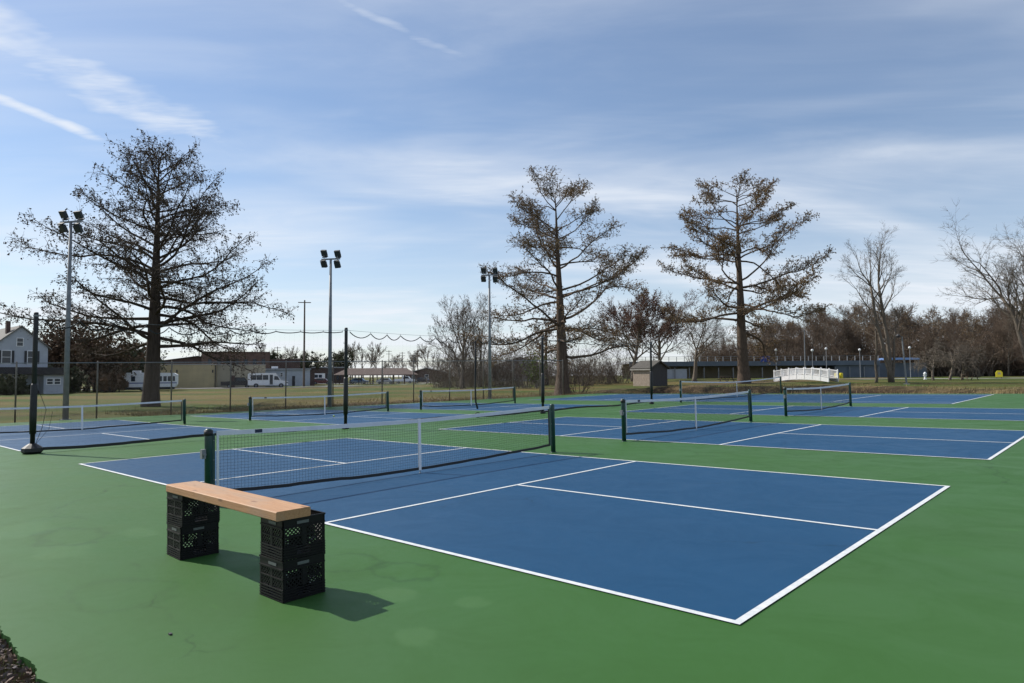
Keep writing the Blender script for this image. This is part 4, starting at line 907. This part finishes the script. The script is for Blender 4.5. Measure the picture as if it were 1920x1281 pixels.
r_ = thing('white_shop', 'low white painted building behind the small bus', 'building', P, R(17))
part('wall', M_SIDING, r_, ((-4.6, 0, 0), (4.0, 9, 3.2))); part('roof', M_GREYR, r_, ((-4.8, -0.25, 3.205), (4.2, 9.2, 3.5))); part('roof_unit', M_WHITE, r_, ((-3.4, 2, 3.51), (-2.2, 3.2, 3.95)))
d_ = part('door', M_DARK, r_, ((0.6, -0.05, 0), (1.15, -0.005, 2.0))); part('handle', M_STEEL, d_, ((1.0, -0.08, 0.95), (1.06, -0.055, 1.05)))
window(r_, -1.4, 1.9, 0.4, 0.7); part('side_wall', M_BRICKD, r_, ((4.02, 0.3, 0), (4.9, 9, 3.1)))
P = spot(610, 190)
r_ = thing('dark_brick_store', 'dark brick store with flat pale roof edge behind the white truck', 'building', P, R(12))
part('wall', M_BRICKD, r_, ((-6, 0, 0), (5.5, 12, 4.3))); part('roof_edge', M_GREYR, r_, ((-6.2, -0.2, 4.305), (5.7, 12.2, 4.6)))
for k in range(4): window(r_, -4.2 + k * 2.6, 1.0, 1.3, 1.6, 0, M_DARK)
P = spot(705, 152)
r_ = thing('picnic_pavilion', 'open sided pavilion with long brown roof across the field', 'pavilion', P, R(8))
m = MB(); m.prism([(-9.4, 2.15), (9.4, 2.15), (7.2, 3.35), (-7.2, 3.35)], 1, 0, 0.12); m.prism([(-9.4, 2.15), (9.4, 2.15), (7.2, 3.35), (-7.2, 3.35)], 1, 6.9, 7.0)
m = MB(); m.add([(-9.4, -0.5, 2.2), (9.4, -0.5, 2.2), (9.4, 7.5, 2.2), (-9.4, 7.5, 2.2), (-6.6, 3.5, 3.7), (6.6, 3.5, 3.7), (-9.4, -0.5, 2.05), (9.4, -0.5, 2.05), (9.4, 7.5, 2.05), (-9.4, 7.5, 2.05)],
    [(0, 1, 5, 4), (1, 2, 5), (2, 3, 4, 5), (3, 0, 4), (0, 6, 7, 1), (1, 7, 8, 2), (2, 8, 9, 3), (3, 9, 6, 0), (6, 9, 8, 7)]); m.build('roof', M_ROOFR, r_)
for k in range(8):
    for y in (0.0, 7.0): part('post', M_TIMBER, r_, ((-8.8 + k * 2.51 - 0.09, y - 0.09, 0), (-8.8 + k * 2.51 + 0.09, y + 0.09, 2.05)))
for k in range(5): part('low_rail', M_CONC, r_, ((-6.2 + k * 2.6, 0.4, 0.55), (-4.2 + k * 2.6, 1.0, 0.65)), ((-5.9 + k * 2.6, 0.6, 0), (-5.7 + k * 2.6, 0.8, 0.55)), ((-4.7 + k * 2.6, 0.6, 0), (-4.5 + k * 2.6, 0.8, 0.55)))
for (px, Y, w, h, mm, rm, lb) in ((800, 205, 13, 4.2, M_BRICKD, M_GREYR, 'grey roofed low house beyond the brown pavilion'), (975, 170, 14, 6.0, M_SIDING, M_ROOFG, 'long grey roofed house seen through the thicket')):
    r_ = thing('far_house', lb, 'house', spot(px, Y), 0, 'far houses')
    gable(r_, -w / 2, w / 2, 0, 8, h * 0.62, h, 0.4, mm, rm)
    for k in range(3): window(r_, (-0.3 + 0.3 * k) * w, 0.9, 1.0, 1.3)
# grey shed by the courts
P = spot(1219, 75)
r_ = thing('grey_shed', 'small gabled shed with shade darkened walls and a pale brick side beyond the courts', 'shed', P, R(40))
rf = gable(r_, -1.5, 1.5, -1.15, 1.15, 1.95, 2.65, 0.28, M_SHED, mat('shed shingles', (0.075, 0.068, 0.058), 0.9, var=0.3, scale=4))
part('brick_side', M_STONE, r_, ((-1.62, -1.14, 0), (-1.505, 1.14, 1.8)))
part('fascia', M_CONC, rf, ((-1.80, -1.44, 1.74), (-1.775, 1.44, 1.86)))
# long low navy building by the pool
P = spot(1415, 132)
r_ = thing('pool_building', 'long low building with navy fascia and grey deck rail across the park', 'building', P)
part('fascia', M_NAVY, r_, ((-24.5, 0, 2.45), (24.5, 0.3, 3.35))); part('roof', M_GREYR, r_, ((-24.6, 0.32, 3.0), (24.6, 9, 3.36)))
part('back_wall', M_TAN2, r_, ((-24.5, 8.5, 0), (24.5, 9, 3.0))); part('wall', M_SIDING, r_, ((-17.3, 0.5, 0), (-13.2, 8.4, 1.9))); part('wall', M_NAVY, r_, ((16.0, 0.5, 0), (24.4, 8.4, 2.9)))
for k in range(18): part('post', M_STEEL, r_, ((-24.2 + k * 2.85 - 0.08, 0.05, 0), (-24.2 + k * 2.85 + 0.08, 0.21, 2.14)))
part('rail', M_STEEL, r_, ((-24.5, 0.1, 4.25), (24.5, 0.16, 4.31))); part('rail', M_STEEL, r_, ((-24.5, 0.1, 3.85), (24.5, 0.14, 3.89)))
for k in range(33): part('rail_post', M_GREYR, r_, ((-24.4 + k * 1.52 - 0.05, 0.08, 3.37), (-24.4 + k * 1.52 + 0.05, 0.18, 4.3)))
part('sign_panel', M_BLUES, r_, ((1.1, -0.12, 3.2), (2.9, -0.02, 4.4)))
part('canopy', mat('light blue canopy', (0.20, 0.33, 0.62), 0.5), r_, ((27.3, 2, 3.5), (33.5, 6, 3.9)))
for x in (27.5, 33.3): part('canopy_post', M_STEEL, r_, ((x - 0.06, 2.2, 0), (x + 0.06, 2.32, 3.5)))
part('side_wall', M_NAVY, r_, ((26.0, 4, 0), (36, 9, 2.9)))
# footbridge
P = spot(1508, 86); P.z = 1.05
r_ = thing('footbridge', 'small white arched footbridge with picket rails beyond the courts', 'bridge', P, R(-60))
BL, BW, NB = 8.0, 1.8, 7
arch = lambda x: 0.42 * (1 - (2 * x / BL) ** 2)
xs_ = np.linspace(-BL / 2, BL / 2, 22)
m = MB(); m.prism([(x, arch(x) - 0.10) for x in xs_] + [(x, arch(x) + 0.0) for x in xs_[::-1]], 1, -BW / 2 + 0.12, BW / 2 - 0.12); m.build('deck', M_CONC, r_)
for sy in (-1, 1):
    y0 = sy * BW / 2
    m = MB(); m.prism([(x, arch(x) * 0.75 - 0.46) for x in xs_] + [(x, arch(x) + 0.02) for x in xs_[::-1]], 1, y0 - 0.05, y0 + 0.05); m.build('arched_beam', M_BRIDGE, r_)
    rail = MB(); rail.prism([(x, arch(x) * 0.8 + 0.86) for x in xs_] + [(x, arch(x) * 0.8 + 0.95) for x in xs_[::-1]], 1, y0 - 0.06, y0 + 0.06); ro = rail.build('handrail', M_BRIDGE, r_)
    m = MB(); m.prism([(x, arch(x) + 0.10) for x in xs_] + [(x, arch(x) + 0.17) for x in xs_[::-1]], 1, y0 - 0.03, y0 + 0.03); m.build('lower_rail', M_BRIDGE, r_)
    for k in range(NB + 1):
        x = -BL / 2 + 0.06 + k * (BL - 0.12) / NB; z0 = arch(x)
        m = MB(); m.span((x - 0.055, y0 - 0.075, z0 - 0.42), (x + 0.055, y0 + 0.075, arch(x) * 0.8 + 1.03)); p_ = m.build('post', M_BRIDGE, r_)
        m = MB(); z1 = arch(x) * 0.8 + 1.031; m.add([(x - 0.075, y0 - 0.09, z1), (x + 0.075, y0 - 0.09, z1), (x + 0.075, y0 + 0.09, z1), (x - 0.075, y0 + 0.09, z1), (x, y0, z1 + 0.07)], [(3, 2, 1, 0), (0, 1, 4), (1, 2, 4), (2, 3, 4), (3, 0, 4)]); m.build('cap', M_BRIDGE, p_)
        if k < NB:
            for j in range(1, 7):
                xx = x + j * (BL - 0.12) / NB / 7; m = MB(); m.span((xx - 0.028, y0 - 0.012, arch(xx) + 0.17), (xx + 0.028, y0 + 0.012, arch(xx) * 0.8 + 0.86)); m.build('picket', M_BRIDGE, r_)
# ------------------------------------------------------------------ vehicles
def wheel(root, x, y, r, w=0.22):
    m = MB(); m.cyl((x, y - w / 2, r), (x, y + w / 2, r), r, n=16); t = m.build('wheel', M_RUBBER, root, True)
    m = MB(); m.cyl((x, y - w / 2 - 0.01, r), (x, y - w / 2 + 0.02, r), r * 0.55, n=12); m.build('rim', M_STEEL, t)
P = spot(281, 93)
r_ = thing('camper', 'white camper trailer parked half behind the big cypress trunk', 'camper', P, R(22))
m = MB(); m.prism([(-3.3, 0.5), (3.2, 0.5), (3.4, 0.9), (3.4, 2.2), (3.0, 2.45), (-3.1, 2.5), (-3.35, 2.2)], 1, 0, 2.2); m.build('body', M_WHITE, r_)
part('stripe', M_BLUES, r_, ((-3.3, -0.012, 1.0), (3.38, -0.002, 1.12))); part('roof_unit', M_WHITE, r_, ((-2.2, 0.6, 2.5), (-1.2, 1.5, 2.78)))
for x, w in ((-2.0, 0.5), (1.35, 0.34), (1.9, 0.42), (2.45, 0.42), (3.0, 0.3)): part('window', M_WIN, r_, ((x - w / 2, -0.02, 1.3), (x + w / 2, -0.003, 2.0)))
d_ = part('door', M_SIDING, r_, ((0.1, -0.02, 0.6), (0.75, -0.003, 2.2))); part('handle', M_DARK, d_, ((0.65, -0.04, 1.2), (0.7, -0.021, 1.3)))
for x in (-0.9, -0.15): wheel(r_, x, 0.15, 0.34)
part('skirt', M_DARK, r_, ((-3.0, 0.3, 0.15), (3.0, 2.0, 0.49)))
P = spot(503, 114)
r_ = thing('shuttle_bus', 'small white shuttle bus parked in front of the low white building', 'bus', P, R(20))
m = MB(); m.prism([(-3.2, 0.45), (3.2, 0.45), (3.25, 1.05), (2.1, 1.25), (1.6, 1.95), (1.2, 2.5), (-3.0, 2.5), (-3.2, 2.3)], 1, 0, 2.1); m.build('body', M_WHITE, r_)
for k in range(3): part('window', M_WIN, r_, ((-2.75 + k * 0.95, -0.02, 1.35), (-1.88 + k * 0.95, -0.003, 2.15)))
part('door', M_WIN, r_, ((0.25, -0.02, 0.55), (0.75, -0.003, 2.2)))
m = MB(); m.prism([(0.95, 1.35), (1.85, 1.3), (1.5, 1.95), (1.0, 2.0)], 1, -0.02, -0.003); m.build('cab_window', M_WIN, r_)
part('grille', M_DARK, r_, ((3.252, 0.3, 0.65), (3.27, 1.8, 0.95))); part('headlight', M_STEEL, r_, ((2.95, -0.015, 0.75), (3.2, -0.003, 0.95)))
part('bumper', M_DARK, r_, ((-3.35, 0.1, 0.4), (-3.21, 2.0, 0.6)))
for x in (-1.9, 2.1): wheel(r_, x, 0.1, 0.38)
def carthing(px, Y, rz, bm, lb, kind='car', nm='parked_car', grp='cars parked in the town beyond the field'):
    r_ = thing(nm, lb, kind, spot(px, Y), rz, grp)
    prof = [(-2.2, 0.35), (2.2, 0.35), (2.25, 0.75), (1.3, 0.88), (0.75, 1.4), (-1.1, 1.42), (-1.8, 0.95), (-2.2, 0.9)] if nm != 'pickup_truck' else [(-2.7, 0.45), (2.7, 0.45), (2.75, 1.05), (1.5, 1.15), (1.0, 1.8), (-0.5, 1.8), (-0.6, 1.15), (-2.7, 1.1)]
    m = MB(); m.prism(prof, 1, 0, 1.75); m.build('body', bm, r_)
    zz0, zz1, xa, xb = (0.95, 1.33, -1.3, 0.85) if nm != 'pickup_truck' else (1.2, 1.7, -0.4, 1.2)
    m = MB(); m.prism([(xa, zz0), (xb + 0.1, zz0), (xb - 0.3, zz1), (xa + 0.3, zz1)], 1, -0.02, -0.003); m.build('window', M_WIN, r_)
    for x in (-1.4, 1.4): wheel(r_, x, 0.08, 0.32)
C_DK = mat('dark car paint', (0.02, 0.02, 0.025), 0.25); C_WH = mat('white car paint', (0.65, 0.66, 0.68), 0.3); C_RD = mat('maroon car paint', (0.10, 0.015, 0.02), 0.3); C_BL = mat('blue grey car paint', (0.10, 0.16, 0.26), 0.3); C_SV = mat('silver car paint', (0.40, 0.41, 0.43), 0.3)
carthing(447, 113, R(22), C_DK, 'black pickup truck parked left of the small bus', 'truck', 'pickup_truck')
carthing(603, 160, R(5), C_RD, 'dark red car parked in front of the white truck', 'car')
carthing(672, 164, R(0), C_BL, 'blue grey car behind the left half of the pavilion')
carthing(722, 166, R(0), C_SV, 'silver car behind the middle of the pavilion')
carthing(758, 170, R(3), C_WH, 'white pickup truck at the right end of the pavilion', 'truck', 'pickup_truck')
carthing(792, 176, R(-4), C_DK, 'dark car right of the pavilion by the thicket')
P = spot(597, 172)
r_ = thing('box_truck', 'white truck facing the field left of the middle floodlight pole', 'truck', P)
part('cab', M_WHITE, r_, ((-1.1, 0, 0.55), (1.1, 2.2, 2.7))); part('hood', M_WHITE, r_, ((-1.0, -1.2, 0.55), (1.0, -0.005, 1.5)))
for x in (-0.5, 0.5): part('windscreen', M_WIN, r_, ((x - 0.42, -0.03, 1.6), (x + 0.42, -0.003, 2.35)))
part('grille', M_DARK, r_, ((-0.7, -1.24, 0.7), (0.7, -1.205, 1.3)))
for x in (-0.9, 0.9): wheel(r_, x, -0.5, 0.45)
# ------------------------------------------------------------------ poles, lamps, park furniture
def util_pole(px, Y, top, lb, arms=1, r=0.14):
    P = spot(px, Y); H = wp(px, top, Y).z - P.z
    r_ = thing('utility_pole', lb, 'utility pole', P, R(10), 'utility poles')
    m = MB(); m.tube([(0, 0, -0.2), (0, 0, H)], [r * 1.25, r * 0.75], 8); m.build('pole', M_POLEW, r_)
    for k in range(arms): part('crossarm', M_POLEW, r_, ((-1.1, -0.16, H - 0.5 - k * 1.0), (1.1, -0.05, H - 0.36 - k * 1.0)))
util_pole(570, 120, 563, 'tall thin wooden pole rising behind the low white building', 1, 0.16)
for px, Y, top, lb in ((373, 190, 637, 'distant utility pole above the tan building'), (520, 230, 650, 'distant utility pole above the brick block'), (679, 250, 654, 'distant utility pole right of the middle floodlight pole'), (660, 270, 660, 'faint distant utility pole beside the second black post'), (729, 260, 657, 'distant utility pole in the skyline trees left of the fence post'), (783, 240, 656, 'distant utility pole right of the tall fence post'), (754, 250, 660, 'distant utility pole just left of the tall fence post')): util_pole(px, Y, top, lb, 2)
for px, Y, top, lb in ((1455, 128, 654, 'white globe lamp above the long navy building, left of the flagpole'), (1523, 128, 655, 'white globe lamp just right of the flagpole'), (1549, 128, 652, 'white globe lamp above the right end of the footbridge'), (1612, 128, 654, 'white globe lamp left of the two trunked tree'), (1706, 124, 650, 'white globe lamp by the light blue canopy')):
    P = spot(px, Y); H = wp(px, top, Y).z - P.z
    r_ = thing('globe_lamp', lb, 'lamp post', P, 0, 'white globe lamps by the pool')
    m = MB(); m.tube([(0, 0, 0), (0, 0, H - 0.4)], [0.06, 0.04], 8); m.build('post', M_GREYR, r_)
    m = MB(); la = np.linspace(-1.4, 1.4, 7); m.tube([(0, 0, H - 0.2 + 0.24 * math.sin(a)) for a in la], [0.24 * math.cos(a) for a in la], 10); m.build('globe', M_WHITE, r_, True)
P = spot(1509, 126); H = wp(1509, 620, 126).z - P.z
r_ = thing('flagpole', 'bare grey flagpole rising behind the white footbridge', 'flagpole', P)
m = MB(); m.tube([(0, 0, 0), (0, 0, H)], [0.14, 0.07], 8); m.build('pole', M_STEEL, r_); m = MB(); m.tube([(0, 0, H), (0, 0, H + 0.1), (0, 0, H + 0.2)], [0.03, 0.1, 0.03], 8); m.build('finial', M_STEEL, r_)
P = spot(1698, 64)
r_ = thing('park_lamp', 'small leaning grey park lamp post in front of the two trunked tree', 'lamp post', P, 0)
m = MB(); m.tube([(0, 0, -0.1), (-0.16, 0, 2.4), (-0.30, 0, 4.55)], [0.085, 0.075, 0.06], 10); m.build('post', M_STEEL, r_)
m = MB(); m.tube([(-0.30, 0, 4.5), (-0.62, 0, 4.66)], 0.03, 6); a_ = m.build('arm', M_DARK, r_); m = MB(); m.tube([(-0.62, 0, 4.45), (-0.66, 0, 4.62), (-0.64, 0, 4.78)], [0.16, 0.20, 0.08], 10); m.build('lamp_head', M_DARK, r_)
part('base', M_CONC, r_, ((-0.18, -0.18, -0.1), (0.18, 0.18, 0.10)))
def picnic(px, Y, rz, lb):
    r_ = thing('picnic_bench', lb, 'bench', spot(px, Y), rz, 'picnic benches')
    for k in range(3): part('top_plank', M_TIMBER, r_, ((-0.95, -0.42 + k * 0.29, 0.72), (0.95, -0.16 + k * 0.29, 0.76)))
    for y in (-0.80, 0.58): part('seat_plank', M_TIMBER, r_, ((-0.95, y, 0.43), (0.95, y + 0.24, 0.47)))
    for x in (-0.7, 0.7):
        m = MB(); m.cyl((x, -0.62, 0), (x, -0.2, 0.72), 0.05, n=6); m.build('leg', M_TIMBER, r_); m = MB(); m.cyl((x, 0.62, 0), (x, 0.2, 0.72), 0.05, n=6); m.build('leg', M_TIMBER, r_)
        part('brace', M_TIMBER, r_, ((x - 0.04, -0.8, 0.37), (x + 0.04, 0.8, 0.425)))
picnic(1816, 87, R(5), 'dark picnic bench under the weeping trees at right'); picnic(1362, 86, R(30), 'dark low bench left of the tall cypress with orange tips')
P = spot(1733, 100)
r_ = thing('hydrant', 'white hydrant shaped post on the path left of the weeping trees', 'hydrant', P)
m = MB(); m.tube([(0, 0, 0), (0, 0, 0.1), (0, 0, 0.12), (0, 0, 0.75), (0, 0, 0.78), (0, 0, 0.92), (0, 0, 1.05), (0, 0, 1.12)], [0.22, 0.22, 0.15, 0.15, 0.21, 0.21, 0.13, 0.05], 12); m.build('barrel', M_WHITE, r_)
for sx_ in (-1, 1): m = MB(); m.cyl((sx_ * 0.12, 0, 0.62), (sx_ * 0.26, 0, 0.62), 0.07, n=10); m.build('nozzle', M_WHITE, r_)
P = spot(1872, 104)
r_ = thing('yellow_sign', 'yellow house shaped board near the right edge tree', 'sign', P, R(-5))
m = MB(); m.prism([(-0.5, 0.25), (0.5, 0.25), (0.5, 0.95), (0.25, 1.25), (-0.25, 1.25), (-0.5, 0.95)], 1, 0, 0.06); m.build('board', M_YELLOW, r_)
part('panel', M_TAN, r_, ((-0.2, -0.015, 0.65), (0.2, -0.003, 0.95)))
for x in (-0.35, 0.35): part('leg', M_TIMBER, r_, ((x - 0.04, 0.07, 0), (x + 0.04, 0.14, 0.9)))
for px, lb in ((1567, 'left one of two yellow barrels right of the footbridge'), (1576, 'right one of two yellow barrels right of the footbridge')):
    m = MB(); m.tube([(0, 0, 0), (0, 0, 0.28), (0, 0, 0.30), (0, 0, 0.62), (0, 0, 0.64), (0, 0, 0.92), (0, 0, 0.95)], [0.28, 0.28, 0.30, 0.28, 0.30, 0.28, 0.2], 12)
    o = m.build('yellow_barrel', M_YELLOW); o.location = spot(px, 118); tag(o, lb, 'barrel', 'yellow barrels')
for px, Y, lb in ((800, 140, 'left short wooden stake at the thicket edge'), (807, 140, 'middle short wooden stake at the thicket edge'), (815, 139, 'right short wooden stake at the thicket edge')):
    m = MB(); m.tube([(0, 0, -0.1), (0.03, 0, 1.3), (0.03, 0, 1.4)], [0.1, 0.09, 0.03], 7); o = m.build('stake', M_POLEW); o.location = spot(px, Y); tag(o, lb, 'stake', 'stakes at the thicket edge')
# roads and paths laid on the ground
def strip(name, pts, w, mat_, dz):
    n = 40; t = np.linspace(0, 1, len(pts)); s = np.linspace(0, 1, n); X = np.interp(s, t, [p[0] for p in pts]); Y = np.interp(s, t, [p[1] for p in pts])
    d = np.gradient(np.stack([X, Y], 1), axis=0); d /= np.linalg.norm(d, axis=1)[:, None]; nx, ny = -d[:, 1], d[:, 0]
    m = MB(); cols = 5; V = []
    for k in range(cols):
        f = (k / (cols - 1) - 0.5) * w; x, y = X + nx * f, Y + ny * f
        V += list(zip(x, y, ground_z(x, y) + dz))
    m.add(V, [(k * n + i, k * n + i + 1, (k + 1) * n + i + 1, (k + 1) * n + i) for k in range(cols - 1) for i in range(n - 1)])
    return m.build(name, mat_, kind='structure')
strip('road', [(-110, 96), (-80, 98), (-58, 104), (-42, 112), (-24, 122)], 7.5, M_ASPHALT, 0.07)
strip('car_park', [(-60, 168), (-35, 168), (-18, 172)], 9, M_ASPHALT, 0.10)
strip('path', [(38, 104), (60, 103), (84, 102), (120, 102)], 3.0, M_CONC, 0.08)
strip('path', [(-40, 133), (-24, 137), (-12, 146)], 2.0, M_CONC, 0.08)
# ------------------------------------------------------------------ dry grass and leaf litter
def blades(name, label, cat, n, sampler, h, mat_, seed, w=0.012):
    rg = np.random.default_rng(seed); P = sampler(rg, n); k = len(P)
    a = rg.uniform(0, 6.283, k); hh = h * rg.uniform(0.4, 1.3, k); lx = rg.normal(0, 0.35, k) * hh; ly = rg.normal(0, 0.35, k) * hh
    D = np.stack([np.cos(a) * w, np.sin(a) * w, np.zeros(k)], 1); T = P + np.stack([lx, ly, hh], 1)
    V = np.stack([P - D, P + D, T], 1).reshape(-1, 3)
    o = link(name, raw_mesh(name, V, np.arange(3 * k).reshape(-1, 3)), mat_, kind='stuff'); return tag(o, label, cat)
M_STRAW = mat('straw grass', (0.30, 0.22, 0.11), 0.9, alt=(0.13, 0.11, 0.04), scale=0.6)
M_LITTER = mat('leaf litter', (0.17, 0.095, 0.055), 0.9, alt=(0.10, 0.10, 0.11), scale=9)
M_MOSS = mat('short green grass', (0.07, 0.11, 0.03), 0.9, alt=(0.16, 0.13, 0.05), scale=3)
def on_bank(rg, n):
    y = rg.uniform(39.5, 47, n // 2); x = rg.uniform(-24, 15, n // 2); y2 = rg.uniform(8, 40, n - n // 2); x2 = left_edge(y2) - np.abs(rg.normal(0, 3.0, n - n // 2)) - 0.1
    P = np.stack([np.concatenate([x, x2]), np.concatenate([y, y2])], 1); X = (P[:, 0] - CX) * c_ - (P[:, 1] - CY) * s_; Y = (P[:, 0] - CX) * s_ + (P[:, 1] - CY) * c_
    keep = np.sin(P[:, 0] * 1.3 + P[:, 1]) + np.sin(P[:, 0] * 0.37 - P[:, 1] * 0.8) + rg.normal(0, 0.7, n) > -0.2
    return np.stack([X, Y, ground_z(X, Y)], 1)[keep]
blades('dry_grass', 'straw coloured grass on the ditch banks around the courts', 'grass', 26000, on_bank, 0.20, M_STRAW, 301, 0.018)
def by_corner(rg, n):
    x = rg.uniform(1.4, 6.2, n); y = -2.93 - np.abs(rg.normal(0, 0.45, n)); X = (x - CX) * c_ - (y - CY) * s_; Y = (x - CX) * s_ + (y - CY) * c_
    return np.stack([X, Y, ground_z(X, Y)], 1)
blades('corner_grass', 'short grass along the broken court edge at bottom left', 'grass', 9000, by_corner, 0.05, M_MOSS, 302, 0.004)
rg = np.random.default_rng(303); C = by_corner(rg, 7000); C[:, 2] += rg.uniform(0.005, 0.045, len(C))
tag(link('leaf_litter', leaf_mesh('leaf_litter', C, 0.022, rg, 0.6, 0.6), M_LITTER, kind='stuff'), 'brown leaf litter along the broken court edge at bottom left', 'leaf litter')
tag(MB().span((-0.012, -0.008, 0), (0.012, 0.008, 0.01)).build('pebble', M_DARK), 'tiny dark pebble lying on the green court in front of the bench', 'pebble').matrix_world = court_matrix(4.15, -2.28)
